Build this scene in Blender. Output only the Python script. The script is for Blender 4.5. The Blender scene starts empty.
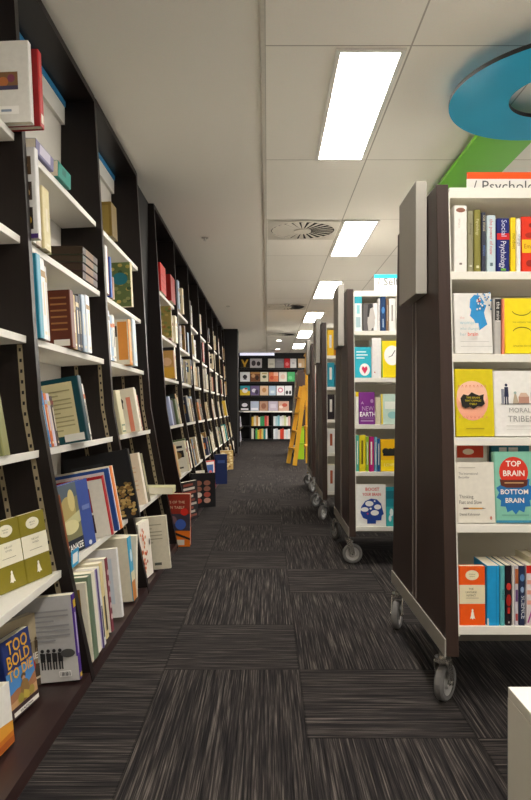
import bpy, math, random
from mathutils import Vector, Matrix, Euler
R = random.Random(7)
PI = math.pi
scene = bpy.context.scene
COL = scene.collection
EYE = 0.95
CEIL = 2.55

# ------------------------------------------------------------------ materials
def s2l(c):
    return c / 12.92 if c <= 0.04045 else ((c + 0.055) / 1.055) ** 2.4
def rgb(h):
    h = h.lstrip('#')
    return tuple(s2l(int(h[i:i + 2], 16) / 255) for i in (0, 2, 4))
MATS = {}
def mat(hexcol, rough=0.5, metal=0.0, noise=0.08, scale=60.0, spec=0.35):
    key = (hexcol, rough, metal, noise, scale)
    if key in MATS: return MATS[key]
    m = bpy.data.materials.new('surface_' + hexcol.strip('#'))
    m.use_nodes = True
    nt = m.node_tree; b = nt.nodes['Principled BSDF']
    c = rgb(hexcol)
    b.inputs['Roughness'].default_value = rough
    b.inputs['Metallic'].default_value = metal
    b.inputs['Specular IOR Level'].default_value = spec
    tc = nt.nodes.new('ShaderNodeTexCoord'); n = nt.nodes.new('ShaderNodeTexNoise')
    n.inputs['Scale'].default_value = scale; n.inputs['Detail'].default_value = 1.0
    r = nt.nodes.new('ShaderNodeMix'); r.data_type = 'RGBA'
    r.inputs[6].default_value = tuple(x * (1 - noise) for x in c) + (1,)
    r.inputs[7].default_value = tuple(min(1, x * (1 + noise)) for x in c) + (1,)
    nt.links.new(tc.outputs['Object'], n.inputs['Vector'])
    nt.links.new(n.outputs['Fac'], r.inputs[0])
    nt.links.new(r.outputs[2], b.inputs['Base Color'])
    MATS[key] = m
    return m
def emis(hexcol, strength, name):
    m = bpy.data.materials.new(name); m.use_nodes = True
    b = m.node_tree.nodes['Principled BSDF']
    b.inputs['Base Color'].default_value = (0.8, 0.8, 0.8, 1)
    b.inputs['Emission Color'].default_value = rgb(hexcol) + (1,)
    b.inputs['Emission Strength'].default_value = strength
    return m

def wood(hexcol, hexcol2, rough=0.38, axis='Z'):
    key = ('wood', hexcol, hexcol2, axis)
    if key in MATS: return MATS[key]
    m = bpy.data.materials.new('dark_laminate'); m.use_nodes = True
    nt = m.node_tree; b = nt.nodes['Principled BSDF']
    b.inputs['Roughness'].default_value = rough
    b.inputs['Specular IOR Level'].default_value = 0.3
    tc = nt.nodes.new('ShaderNodeTexCoord'); mp = nt.nodes.new('ShaderNodeMapping')
    mp.inputs['Scale'].default_value = (60, 60, 2.0) if axis == 'Z' else (60, 2.0, 60)
    n = nt.nodes.new('ShaderNodeTexNoise'); n.inputs['Scale'].default_value = 1.6
    n.inputs['Detail'].default_value = 3
    r = nt.nodes.new('ShaderNodeMix'); r.data_type = 'RGBA'
    r.inputs[6].default_value = rgb(hexcol) + (1,); r.inputs[7].default_value = rgb(hexcol2) + (1,)
    nt.links.new(tc.outputs['Object'], mp.inputs[0]); nt.links.new(mp.outputs[0], n.inputs['Vector'])
    nt.links.new(n.outputs['Fac'], r.inputs[0]); nt.links.new(r.outputs[2], b.inputs['Base Color'])
    MATS[key] = m
    return m

WENGE = wood('#120c0b', '#1e1614')
WENGE_H = wood('#261817', '#342221', 0.33, 'Y')
TROL = wood('#32241f', '#3e2e28', 0.42)
WHITE = mat('#ece9e0', 0.45, noise=0.02)
WHITE2 = mat('#dedbd2', 0.5, noise=0.02)
SILVER = mat('#aeaaa1', 0.42, 0.2, 0.03)
CHROME = mat('#c9c6c0', 0.25, 0.9, 0.03)
BLACKP = mat('#0d0d0e', 0.5, noise=0.1)
PAGE = mat('#e9e2cd', 0.8, noise=0.05, scale=200)
BRASS = mat('#9c8f74', 0.5, 0.25, 0.05)

# ------------------------------------------------------------------ mesh builder
class MB:
    def __init__(s): s.v = []; s.f = []; s.m = []; s.mats = []
    def mi(s, m):
        if m not in s.mats: s.mats.append(m)
        return s.mats.index(m)
    def face(s, pts, m):
        b = len(s.v); s.v += [tuple(p) for p in pts]
        s.f.append(tuple(range(b, b + len(pts)))); s.m.append(s.mi(m))
    def box(s, x0, x1, y0, y1, z0, z1, m):
        b = len(s.v); i = s.mi(m)
        s.v += [(x0,y0,z0),(x1,y0,z0),(x1,y1,z0),(x0,y1,z0),(x0,y0,z1),(x1,y0,z1),(x1,y1,z1),(x0,y1,z1)]
        for q in ((0,3,2,1),(4,5,6,7),(0,1,5,4),(1,2,6,5),(2,3,7,6),(3,0,4,7)):
            s.f.append(tuple(b + k for k in q)); s.m.append(i)
    def prism(s, pts, a0, a1, axis, m):
        """closed polygon pts (2D) pushed along an axis; axis 'x': pts=(y,z); 'y': pts=(x,z); 'z': pts=(x,y)"""
        def P(p, a):
            return {'x': (a, p[0], p[1]), 'y': (p[0], a, p[1]), 'z': (p[0], p[1], a)}[axis]
        n = len(pts); b = len(s.v); i = s.mi(m)
        s.v += [P(p, a0) for p in pts] + [P(p, a1) for p in pts]
        s.f.append(tuple(b + k for k in range(n))); s.m.append(i)
        s.f.append(tuple(b + n + k for k in reversed(range(n)))); s.m.append(i)
        for k in range(n):
            k2 = (k + 1) % n
            s.f.append((b + k2, b + k, b + n + k, b + n + k2)); s.m.append(i)
    def cyl(s, c, axis, r, h, m, seg=20, r2=None):
        c = Vector(c); a = Vector(axis).normalized(); u = a.orthogonal().normalized(); w = a.cross(u)
        r2 = r if r2 is None else r2
        b = len(s.v); i = s.mi(m)
        for (rr, t) in ((r, -h / 2), (r2, h / 2)):
            for k in range(seg):
                an = 2 * PI * k / seg
                s.v.append(tuple(c + a * t + u * (rr * math.cos(an)) + w * (rr * math.sin(an))))
        s.f.append(tuple(b + k for k in reversed(range(seg)))); s.m.append(i)
        s.f.append(tuple(b + seg + k for k in range(seg))); s.m.append(i)
        for k in range(seg):
            k2 = (k + 1) % seg
            s.f.append((b + k, b + k2, b + seg + k2, b + seg + k)); s.m.append(i)
    def lathe(s, c, axis, prof, m, seg=24):
        c = Vector(c); a = Vector(axis).normalized(); u = a.orthogonal().normalized(); w = a.cross(u)
        n = len(prof); b = len(s.v); i = s.mi(m)
        for k in range(seg):
            an = 2 * PI * k / seg; d = u * math.cos(an) + w * math.sin(an)
            for (r, t) in prof: s.v.append(tuple(c + a * t + d * r))
        for k in range(seg):
            k2 = (k + 1) % seg
            for j in range(n - 1):
                s.f.append((b + k * n + j, b + k2 * n + j, b + k2 * n + j + 1, b + k * n + j + 1)); s.m.append(i)
    def bar(s, p0, p1, w, d, m, side=(0, 1, 0)):
        p0 = Vector(p0); p1 = Vector(p1); a = (p1 - p0).normalized()
        sd = Vector(side); sd = (sd - a * sd.dot(a)).normalized(); t = a.cross(sd)
        b = len(s.v); i = s.mi(m)
        for p in (p0, p1):
            for (e, f) in ((-1, -1), (1, -1), (1, 1), (-1, 1)):
                s.v.append(tuple(p + sd * (e * w / 2) + t * (f * d / 2)))
        for q in ((0,3,2,1),(4,5,6,7),(0,1,5,4),(1,2,6,5),(2,3,7,6),(3,0,4,7)):
            s.f.append(tuple(b + k for k in q)); s.m.append(i)
    def build(s, name, parent=None, loc=None, rot=None, bevel=0.0, smooth=False, **props):
        me = bpy.data.meshes.new(name)
        me.from_pydata(s.v, [], s.f)
        for m in s.mats: me.materials.append(m)
        me.polygons.foreach_set('material_index', s.m)
        if smooth: me.polygons.foreach_set('use_smooth', [True] * len(s.f))
        me.update()
        o = bpy.data.objects.new(name, me); COL.objects.link(o)
        if parent: o.parent = parent
        if loc: o.location = loc
        if rot: o.rotation_euler = rot
        if bevel:
            mod = o.modifiers.new('edge', 'BEVEL'); mod.width = bevel; mod.segments = 2; mod.limit_method = 'ANGLE'
        for k, v in props.items(): o[k] = v
        return o

def thing(name, label, cat, loc=(0, 0, 0), rz=0, group=None):
    o = bpy.data.objects.new(name, None); COL.objects.link(o)
    o.empty_display_size = 0.05
    o.location = loc; o.rotation_euler = (0, 0, rz)
    o['label'] = label; o['category'] = cat
    if group: o['group'] = group
    return o
def structure(mb, name, **k):
    return mb.build(name, kind='structure', **k)

# ------------------------------------------------------------------ lettering
TXT = {}
def text_mesh(txt, bold):
    key = (txt, bold)
    if key in TXT: return TXT[key]
    cu = bpy.data.curves.new('lettering', 'FONT'); cu.body = txt; cu.size = 1.0
    cu.resolution_u = 2; cu.align_x = 'LEFT'; cu.offset = 0.018 if bold else 0.0
    ob = bpy.data.objects.new('lettering', cu); COL.objects.link(ob)
    bpy.context.view_layer.update()
    dg = bpy.context.evaluated_depsgraph_get()
    me = bpy.data.meshes.new_from_object(ob.evaluated_get(dg))
    vs = [(v.co.x, v.co.y) for v in me.vertices]; fs = [tuple(p.vertices) for p in me.polygons]
    bpy.data.objects.remove(ob); bpy.data.curves.remove(cu); bpy.data.meshes.remove(me)
    xs = [v[0] for v in vs] or [0]
    TXT[key] = (vs, fs, min(xs), max(xs))
    return TXT[key]

def put_art(mb, items, M, w, h):
    """items drawn on a w x h face; M maps (right, up, out) to the mesh's own space"""
    for li, it in enumerate(items):
        off = 0.0004 + 0.00025 * li
        k = it[0]; m = mat(it[-1], 0.45, noise=0.04)
        P = lambda x, y: M(x * w, y * h, off)
        if k == 'rect':
            x0, y0, x1, y1 = it[1:5]; mb.face([P(x0, y0), P(x1, y0), P(x1, y1), P(x0, y1)], m)
        elif k == 'ell':
            cx, cy, rx, ry = it[1:5]
            mb.face([P(cx + rx * math.cos(2 * PI * q / 24), cy + ry * math.sin(2 * PI * q / 24)) for q in range(24)], m)
        elif k == 'poly':
            mb.face([P(*p) for p in it[1]], m)
        elif k == 'arc':                      # cx, cy, rx, ry, a0, a1, width
            cx, cy, rx, ry, a0, a1, wd = it[1:8]
            for q in range(14):
                t0 = math.radians(a0 + (a1 - a0) * q / 14); t1 = math.radians(a0 + (a1 - a0) * (q + 1) / 14)
                mb.face([P(cx + rx * math.cos(t0), cy + ry * math.sin(t0)), P(cx + rx * math.cos(t1), cy + ry * math.sin(t1)),
                         P(cx + (rx - wd) * math.cos(t1), cy + (ry - wd) * math.sin(t1)), P(cx + (rx - wd) * math.cos(t0), cy + (ry - wd) * math.sin(t0))], m)
        elif k == 'text':                     # string, x, y, size (share of h), align, colour [, rot90, bold]
            txt, x, y, sz, al = it[1:6]
            opt = it[6] if len(it) > 7 else ''
            vs, fs, a, b = text_mesh(txt, 'b' in opt)
            s = sz * h; sh = {'l': a, 'c': (a + b) / 2, 'r': b}[al]
            sx = 0.8 if 'n' in opt else 1.0
            base = len(mb.v); i = mb.mi(m)
            for (vx, vy) in vs:
                lx, ly = (vx - sh) * s * sx, vy * s
                if 'd' in opt: lx, ly = ly, -lx
                mb.v.append(tuple(M(x * w + lx, y * h + ly, off)))
            for f in fs:
                mb.f.append(tuple(base + q for q in f)); mb.m.append(i)

# ------------------------------------------------------------------ books
NB = [0]
BULK = MB()      # the smallest, most distant books past the first three hundred
def book(label, t, h, d, cover, loc, rz, spine=None, back=None, art=(), sart=(), bart=(), lean=0.0, tip=0.0,
         lie=False, hard=False, pages=True, group=None, name='book', page=None, bulk=False):
    """spine faces local -y, front cover +x, back cover -x"""
    spine = spine or cover; back = back or cover
    cm, sm, bm = mat(cover, 0.4), mat(spine, 0.4), mat(back, 0.4)
    mb = MB(); b = min(0.003 if hard else 0.0012, t * 0.25); x = t / 2; r = min(0.004, t * 0.3)
    outer = [(-x, d), (-x, r), (-x + r * 0.4, r * 0.25), (-x + r, 0), (x - r, 0), (x - r * 0.4, r * 0.25), (x, r), (x, d)]
    inner = [(-x + b, d), (-x + b, r), (-x + b, b + r * 0.3), (-x + max(r, b), b + 0.0006), (x - max(r, b), b + 0.0006), (x - b, b + r * 0.3), (x - b, r), (x - b, d)]
    mm = [bm, sm, sm, sm, sm, sm, cm]
    n = len(outer)
    for k in range(n - 1):
        o0, o1, i0, i1 = outer[k], outer[k + 1], inner[k], inner[k + 1]
        mb.face([(*o1, 0), (*o0, 0), (*o0, h), (*o1, h)][::-1], mm[k])
        mb.face([(*i0, 0), (*i1, 0), (*i1, h), (*i0, h)][::-1], cm if k > 3 else bm)
        mb.face([(*o0, h), (*i0, h), (*i1, h), (*o1, h)], mm[k])
        mb.face([(*o0, 0), (*o1, 0), (*i1, 0), (*i0, 0)], mm[k])
    for (e, q) in ((0, bm), (n - 1, cm)):
        mb.face([(*outer[e], 0), (*inner[e], 0), (*inner[e], h), (*outer[e], h)], q)
    if art: put_art(mb, art, lambda a, c, o: (x + o, a, c), d, h)
    if sart: put_art(mb, sart, lambda a, c, o: (a - x, -o, c), t, h)
    if bart: put_art(mb, bart, lambda a, c, o: (-x - o, d - a, c), d, h)
    g = 0.004 if hard else 0.0008
    pm = mat(page, 0.8) if page else PAGE
    z0 = 0.0006 + (abs(math.sin(lean)) * t / 2) + (abs(math.sin(tip)) * 0.0)
    if lie:
        L = (loc[0], loc[1], loc[2] + t / 2 + 0.0008); rot = (0, PI / 2, rz)
    else:
        L = (loc[0], loc[1], loc[2] + z0); rot = (tip, -lean, rz)
    if not pages:
        mb.box(-x + b, x - b, b + 0.001, d - g, g, h - g, pm)
    if bulk:
        MX = Matrix.Translation(L) @ Euler(rot).to_matrix().to_4x4(); b0 = len(BULK.v)
        BULK.v += [tuple(MX @ Vector(v)) for v in mb.v]
        BULK.f += [tuple(b0 + q for q in f) for f in mb.f]; BULK.m += [BULK.mi(mb.mats[q]) for q in mb.m]
        return None
    o = mb.build(name, loc=L, rot=rot)
    if pages:
        pb = MB(); pb.box(-x + b + 0.0002, x - b - 0.0002, b + 0.0012, d - g, g + 0.0002, h - g, pm)
        pb.build('page_block', parent=o)
    o['label'] = label; o['category'] = 'book'
    if group: o['group'] = group
    NB[0] += 1
    return o

LIGHTS_C = ['#e8e0c8', '#efe9da', '#d8ccae', '#f0ede6', '#d9d4c6', '#cfc3a4']
MIDS_C = ['#8a6a3a', '#a8854e', '#6b4a2f', '#7a2f28', '#a33226', '#c96a2a', '#5d6b4c', '#47637f', '#9fb4c8', '#c7b58a', '#b39a66', '#8f8a7c']
DARKS_C = ['#1d1a1c', '#22283a', '#2f1d1a', '#1f2b28', '#2a2320', '#252f4d', '#3b1f22']
CNAME = {'#e8e0c8': 'cream', '#efe9da': 'ivory', '#d8ccae': 'buff', '#f0ede6': 'white', '#d9d4c6': 'pale grey', '#cfc3a4': 'parchment',
         '#8a6a3a': 'ochre', '#a8854e': 'tan', '#6b4a2f': 'brown', '#7a2f28': 'brick red', '#a33226': 'red', '#c96a2a': 'orange',
         '#5d6b4c': 'sage green', '#47637f': 'steel blue', '#9fb4c8': 'pale blue', '#c7b58a': 'sand', '#b39a66': 'mustard', '#8f8a7c': 'taupe',
         '#1d1a1c': 'black', '#22283a': 'ink blue', '#2f1d1a': 'dark brown', '#1f2b28': 'bottle green', '#2a2320': 'charcoal brown', '#252f4d': 'navy', '#3b1f22': 'dark maroon'}
ORD = ['first', 'second', 'third', 'fourth', 'fifth', 'sixth', 'seventh', 'eighth', 'ninth', 'tenth', 'eleventh', 'twelfth']

def rand_cols():
    q = R.random()
    c = R.choice(LIGHTS_C if q < 0.42 else MIDS_C if q < 0.78 else DARKS_C)
    return c
def rand_spine_art(c):
    a = []
    ink = '#2b2622' if c in LIGHTS_C else '#e6dcc0'
    y = R.uniform(0.72, 0.84)
    if R.random() < 0.5: a.append(('rect', 0, y, 1, y + 0.08, R.choice(MIDS_C)))
    a.append(('rect', 0.35, 0.3, 0.62, y - 0.06, ink))
    a.append(('rect', 0.3, 0.06, 0.7, 0.1, ink))
    return a
def rand_face(c):
    c2 = R.choice(MIDS_C + DARKS_C); c3 = R.choice(LIGHTS_C + MIDS_C)
    a = [('rect', 0.12, R.uniform(0.35, 0.5), 0.88, 0.7, c2), ('rect', 0.15, 0.78, 0.85, 0.86, c3 if c not in LIGHTS_C else c2)]
    if R.random() < 0.5: a.append(('ell', 0.5, 0.55, 0.25, 0.12, c3))
    a.append(('rect', 0.25, 0.12, 0.75, 0.17, '#d8d2c0' if c not in LIGHTS_C else '#4a443d'))
    return a

# ------------------------------------------------------------------ room
def carpet():
    m = bpy.data.materials.new('striped_carpet_tiles'); m.use_nodes = True
    nt = m.node_tree; N = nt.nodes; Lk = nt.links; b = N['Principled BSDF']
    b.inputs['Roughness'].default_value = 0.95; b.inputs['Specular IOR Level'].default_value = 0.1
    tc = N.new('ShaderNodeTexCoord'); sp = N.new('ShaderNodeSeparateXYZ'); Lk.new(tc.outputs['Object'], sp.inputs[0])
    def M(op, a, c=None, e=None):
        n = N.new('ShaderNodeMath'); n.operation = op
        for i, q in enumerate((a, c, e)):
            if q is None: continue
            if isinstance(q, (int, float)): n.inputs[i].default_value = q
            else: Lk.new(q, n.inputs[i])
        return n.outputs[0]
    X, Y = sp.outputs[0], sp.outputs[1]
    W, PER = 0.49, 1.475
    cx = M('DIVIDE', M('SUBTRACT', X, 0.115), W)
    ci = M('FLOOR', cx)
    # column -1 starts its crosswise tile at y = 2.36, each column to the right 0.49 nearer
    ph = M('SUBTRACT', 2.36, M('MULTIPLY', M('ADD', ci, 1), 0.49))
    yy = M('DIVIDE', M('SUBTRACT', Y, ph), PER)
    fr = M('FRACT', M('ADD', yy, 40.0))
    isH = M('LESS_THAN', fr, 0.333)
    isH = M('MAXIMUM', isH, M('COMPARE', ci, -2.0, 0.1))
    def stripes(kx, ky, sc):
        cmb = N.new('ShaderNodeCombineXYZ')
        Lk.new(M('MULTIPLY', X, kx), cmb.inputs[0]); Lk.new(M('MULTIPLY', Y, ky), cmb.inputs[1])
        Lk.new(M('MULTIPLY', M('ADD', M('ADD', ci, M('FLOOR', yy)), isH), 3.7), cmb.inputs[2])
        n = N.new('ShaderNodeTexNoise'); n.inputs['Scale'].default_value = sc; n.inputs['Detail'].default_value = 3.0
        n.inputs['Roughness'].default_value = 0.65
        Lk.new(cmb.outputs[0], n.inputs['Vector']); return n.outputs['Fac']
    sv = stripes(190, 3.6, 1.0); sh = stripes(3.6, 190, 1.0)
    mx = N.new('ShaderNodeMix'); mx.data_type = 'FLOAT'
    Lk.new(isH, mx.inputs[0]); Lk.new(sv, mx.inputs[2]); Lk.new(sh, mx.inputs[3])
    rp = N.new('ShaderNodeValToRGB'); Lk.new(mx.outputs[0], rp.inputs[0])
    e = rp.color_ramp.elements
    e[0].position = 0.30; e[0].color = rgb('#141213') + (1,)
    e[1].position = 0.78; e[1].color = rgb('#766e69') + (1,)
    k = e.new(0.45); k.color = rgb('#252223') + (1,)
    k = e.new(0.56); k.color = rgb('#383432') + (1,)
    # pile speckle and seams
    pn = N.new('ShaderNodeTexNoise'); pn.inputs['Scale'].default_value = 420; pn.inputs['Detail'].default_value = 1
    Lk.new(tc.outputs['Object'], pn.inputs['Vector'])
    fx = M('FRACT', M('ADD', cx, 40.0)); seam = M('MINIMUM', M('MINIMUM', fx, M('SUBTRACT', 1.0, fx)), 1.0)
    seam2 = M('MINIMUM', M('ABSOLUTE', M('SUBTRACT', fr, 0.333)), M('MINIMUM', fr, M('SUBTRACT', 1.0, fr)))
    sm = M('MINIMUM', seam, M('MULTIPLY', seam2, 3.0))
    dk = M('MULTIPLY_ADD', M('LESS_THAN', sm, 0.008), -0.35, 1.0)
    mul = N.new('ShaderNodeMix'); mul.data_type = 'RGBA'; mul.blend_type = 'MULTIPLY'; mul.inputs[0].default_value = 1.0
    Lk.new(rp.outputs[0], mul.inputs[6])
    v = M('MULTIPLY', dk, M('MULTIPLY_ADD', pn.outputs['Fac'], 0.8, 0.6))
    cc = N.new('ShaderNodeCombineXYZ')
    for i in range(3): Lk.new(v, cc.inputs[i])
    Lk.new(cc.outputs[0], mul.inputs[7]); Lk.new(mul.outputs[2], b.inputs['Base Color'])
    bp = N.new('ShaderNodeBump'); bp.inputs['Strength'].default_value = 0.35; bp.inputs['Distance'].default_value = 0.004
    Lk.new(mx.outputs[0], bp.inputs['Height']); Lk.new(bp.outputs[0], b.inputs['Normal'])
    return m
def ceiling_mat():
    m = bpy.data.materials.new('ceiling_tiles'); m.use_nodes = True
    nt = m.node_tree; N = nt.nodes; Lk = nt.links; b = N['Principled BSDF']
    b.inputs['Roughness'].default_value = 0.9; b.inputs['Specular IOR Level'].default_value = 0.1
    tc = N.new('ShaderNodeTexCoord'); sp = N.new('ShaderNodeSeparateXYZ'); Lk.new(tc.outputs['Object'], sp.inputs[0])
    def M(op, a, c=None, e=None):
        n = N.new('ShaderNodeMath'); n.operation = op
        for i, q in enumerate((a, c, e)):
            if q is None: continue
            if isinstance(q, (int, float)): n.inputs[i].default_value = q
            else: Lk.new(q, n.inputs[i])
        return n.outputs[0]
    X, Y = sp.outputs[0], sp.outputs[1]
    def line(v, per, o, w):
        f = M('FRACT', M('ADD', M('DIVIDE', M('SUBTRACT', v, o), per), 20.0))
        return M('LESS_THAN', M('MULTIPLY', M('MINIMUM', f, M('SUBTRACT', 1.0, f)), per), w)
    ln = M('MAXIMUM', line(X, 0.648, -0.012, 0.004), line(Y, 1.32, 2.87, 0.004))
    ln = M('MULTIPLY', ln, M('GREATER_THAN', X, -0.018))
    n = N.new('ShaderNodeTexNoise'); n.inputs['Scale'].default_value = 90; n.inputs['Detail'].default_value = 2
    Lk.new(tc.outputs['Object'], n.inputs['Vector'])
    mx = N.new('ShaderNodeMix'); mx.data_type = 'RGBA'
    mx.inputs[6].default_value = rgb('#efebe1') + (1,); mx.inputs[7].default_value = rgb('#b5b0a4') + (1,)
    Lk.new(ln, mx.inputs[0])
    mu = N.new('ShaderNodeMix'); mu.data_type = 'RGBA'; mu.blend_type = 'MULTIPLY'; mu.inputs[0].default_value = 0.06
    Lk.new(mx.outputs[2], mu.inputs[6]); Lk.new(n.outputs['Color'], mu.inputs[7])
    Lk.new(mu.outputs[2], b.inputs['Base Color'])
    return m

mb = MB(); mb.box(-1.2, 5.2, -3.0, 19.3, -0.06, 0.0, carpet()); structure(mb, 'floor')
mb = MB(); mb.box(-1.2, 5.2, -3.0, 19.3, CEIL, CEIL + 0.06, ceiling_mat()); structure(mb, 'ceiling')
PLASTER = mat('#d3cdc0', 0.9, noise=0.03)
mb = MB(); mb.box(-1.2, -1.08, -3.0, 19.3, 0, CEIL, PLASTER); structure(mb, 'wall_left')
# long side opened to let in added fill light: piers and header only
mb = MB(); mb.box(5.1, 5.2, -3.0, 1.0, 0, CEIL, PLASTER); mb.box(5.1, 5.2, 17.5, 19.3, 0, CEIL, PLASTER); mb.box(5.1, 5.2, 9.0, 9.4, 0, CEIL - 0.15, PLASTER)
mb.box(5.1, 5.2, 1.0, 17.5, CEIL - 0.15, CEIL, PLASTER); structure(mb, 'wall_right')
mb = MB(); mb.box(-1.08, 5.1, 19.15, 19.3, 0, CEIL, mat('#1c1a1c', 0.7)); structure(mb, 'wall_back')
mb = MB(); mb.box(-1.08, 5.1, -3.0, -2.9, 0, CEIL, PLASTER); structure(mb, 'wall_front')
# dark pier at the far end of the wall shelving, dark infill between the two runs of shelving
DARKWALL = mat('#151314', 0.6, noise=0.1)
mb = MB(); mb.box(-1.08, -0.607, 13.14, 13.62, 0, CEIL, DARKWALL); structure(mb, 'pillar')
mb = MB(); mb.box(-1.08, -0.93, 4.43, 5.06, 0, CEIL, DARKWALL); structure(mb, 'trim_1')
# shadow-gap strip where plaster ceiling meets the tile grid
mb = MB(); mb.box(-0.03, -0.012, -2.9, 19.1, CEIL - 0.012, CEIL, mat('#cbc6b9', 0.8)); structure(mb, 'trim_2')

# ------------------------------------------------------------------ ceiling lights
GLOW = emis('#fff8ee', 13.0, 'lit_diffuser')
FRAME = mat('#d9d7d0', 0.4, 0.2, 0.02)
def ceiling_light(x0, y0, label, w=0.312, l=1.29):
    t = thing('ceiling_light', label, 'ceiling light', (x0, y0, CEIL), 0, 'recessed ceiling light panels')
    f = MB(); e = 0.022
    f.box(0, w, 0, e, -0.012, -0.001, FRAME); f.box(0, w, l - e, l, -0.012, -0.001, FRAME)
    f.box(0, e, e, l - e, -0.012, -0.001, FRAME); f.box(w - e, w, e, l - e, -0.012, -0.001, FRAME)
    f.build('frame', parent=t)
    g = MB(); g.box(e, w - e, e, l - e, -0.008, -0.001, GLOW); g.build('diffuser', parent=t)
ceiling_light(0.306, 2.885, 'bright rectangular ceiling light panel, biggest in view, above the first trolley')
for k, lb in enumerate(['second', 'third', 'fourth', 'fifth', 'sixth']):
    ceiling_light(0.645, 5.525 + 2.64 * k, 'recessed rectangular ceiling light panel, %s one along the aisle from the near end' % lb)
for (x, y, lb) in ((0.306, 0.245, 'ceiling light panel overhead just outside the top of the view'), (0.306, -2.4, 'added fill light panel behind the viewpoint over the aisle'),  # unseen panels; all but the overhead one added to brighten the shop
                   (3.24, 2.9, 'added unseen ceiling light panel beyond the psychology trolley'), (3.24, 5.525, 'added unseen ceiling light panel beyond the self-help trolley'),
                   (2.6, 9.48, 'added unseen ceiling light panel deep in the shop beyond the trolleys'), (2.6, 13.44, 'added unseen ceiling light panel in the far shop corner'),
                   (2.6, -1.0, 'added unseen ceiling light panel behind the plinth'), (3.24, 8.16, 'added unseen ceiling light panel over the middle of the opened-up side'), (3.24, 10.8, 'added unseen ceiling light panel past the middle of the opened-up side'), (1.95, 8.16, 'added ceiling light panel hidden over the third and fourth trolleys'), (1.95, 10.8, 'added hidden ceiling light panel over the far side of the yellow ladder'), (1.95, 13.44, 'added hidden ceiling light panel over the turned trolley'), (1.95, 16.08, 'added hidden ceiling light panel before the black back wall bookcase')):
    ceiling_light(x, y, lb)

def vent(x, y, label):
    t = thing('ceiling_vent', label, 'vent', (x, y, CEIL), 0, 'round swirl ceiling vents')
    pm = mat('#d2cdc1', 0.6, noise=0.02)
    p = MB(); n = 40; ro = 0.285
    # square plate with round opening
    for k in range(n):
        a0, a1 = 2 * PI * k / n, 2 * PI * (k + 1) / n
        def sq(a):
            c, s = math.cos(a), math.sin(a); q = 0.31 / max(abs(c), abs(s)); return (c * q, s * q)
        p.face([(ro * math.cos(a0), ro * math.sin(a0), -0.012), (*sq(a0), -0.008), (*sq(a1), -0.008), (ro * math.cos(a1), ro * math.sin(a1), -0.012)], pm)
    p.build('plate', parent=t)
    d = MB(); d.cyl((0, 0, -0.003), (0, 0, 1), ro, 0.003, mat('#171513', 0.8), 40); d.build('duct_opening', parent=t)
    v = MB()
    for k in range(24):
        a = 2 * PI * k / 24
        c, s = math.cos(a), math.sin(a)
        def q(r, o, z): return (c * r - s * o, s * r + c * o, z)
        v.face([q(0.07, -0.006, -0.010), q(0.275, -0.026, -0.013), q(0.275, 0.024, -0.006), q(0.07, 0.007, -0.006)], pm)
    v.build('swirl_blades', parent=t)
    h = MB(); h.cyl((0, 0, -0.012), (0, 0, 1), 0.075, 0.012, pm, 28); h.build('hub', parent=t)
vent(0.315, 5.84, 'square ceiling vent with round swirl blades, closest and largest of three')
vent(0.30, 10.25, 'ceiling vent with swirl blades, middle of the three along the aisle')
vent(0.30, 14.1, 'small-looking ceiling vent with swirl blades, farther than the other two vents')
def downlight(x, y, label):
    t = thing('downlight', label, 'ceiling light', (x, y, CEIL), 0, 'small round downlights')
    g = MB(); g.lathe((0, 0, -0.006), (0, 0, 1), [(0.075, 0.004), (0.075, -0.004), (0.055, -0.004), (0.055, 0.004)], FRAME); g.build('trim_ring', parent=t)
    g = MB(); g.cyl((0, 0, -0.005), (0, 0, 1), 0.054, 0.004, GLOW, 20); g.build('lamp', parent=t)
downlight(0.27, 15.35, 'small round bright downlight near the far vent')
downlight(0.27, 17.6, 'small round downlight just before the back wall shelves')
def sprinkler(x, y, label):
    t = thing('sprinkler_head', label, 'sprinkler', (x, y, CEIL), 0)
    g = MB(); g.cyl((0, 0, -0.004), (0, 0, 1), 0.032, 0.007, mat('#b9b4a8', 0.5), 18); g.build('escutcheon', parent=t)
    g = MB(); g.cyl((0, 0, -0.018), (0, 0, 1), 0.008, 0.022, FRAME, 10); g.cyl((0, 0, -0.03), (0, 0, 1), 0.016, 0.003, FRAME, 12); g.build('nozzle', parent=t)
sprinkler(-0.588, 6.1, 'tiny sprinkler head on plain plaster ceiling, nearer one')
sprinkler(-0.62, 10.2, 'tiny sprinkler head on plain plaster ceiling, farther one')

# ------------------------------------------------------------------ blue ring and green stem hung under the ceiling
t = thing('ceiling_decoration', 'hanging flat blue ring with a bright green stem under the ceiling', 'ceiling decoration', (1.41, 3.125, EYE + 1.5))
BLUE = mat('#2fa8d0', 0.18, noise=0.12, scale=3); EDGE = mat('#2a2c2e', 0.5); GREEN = mat('#66b81e', 0.3, noise=0.05, scale=4)
mb = MB(); n = 72; ro, ri = 0.52, 0.235; TH = 0.02
P = lambda r, a, z: (r * math.cos(a), r * math.sin(a), z)
for k in range(n):
    a0, a1 = 2 * PI * k / n, 2 * PI * (k + 1) / n
    mb.face([P(ri, a0, 0), P(ri, a1, 0), P(ro, a1, 0), P(ro, a0, 0)], BLUE)
    mb.face([P(ro, a0, TH), P(ro, a1, TH), P(ri, a1, TH), P(ri, a0, TH)], BLUE)
    mb.face([P(ro, a0, 0), P(ro, a1, 0), P(ro, a1, TH), P(ro, a0, TH)], EDGE)
    mb.face([P(ri, a0, TH), P(ri, a1, TH), P(ri, a1, 0), P(ri, a0, 0)], EDGE)
mb.build('ring', parent=t)
mb = MB(); mb.box(-0.235, 0.1, 0.36, 1.75, 0.021, 0.045, GREEN); mb.build('stem', parent=t)
mb = MB()
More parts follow.
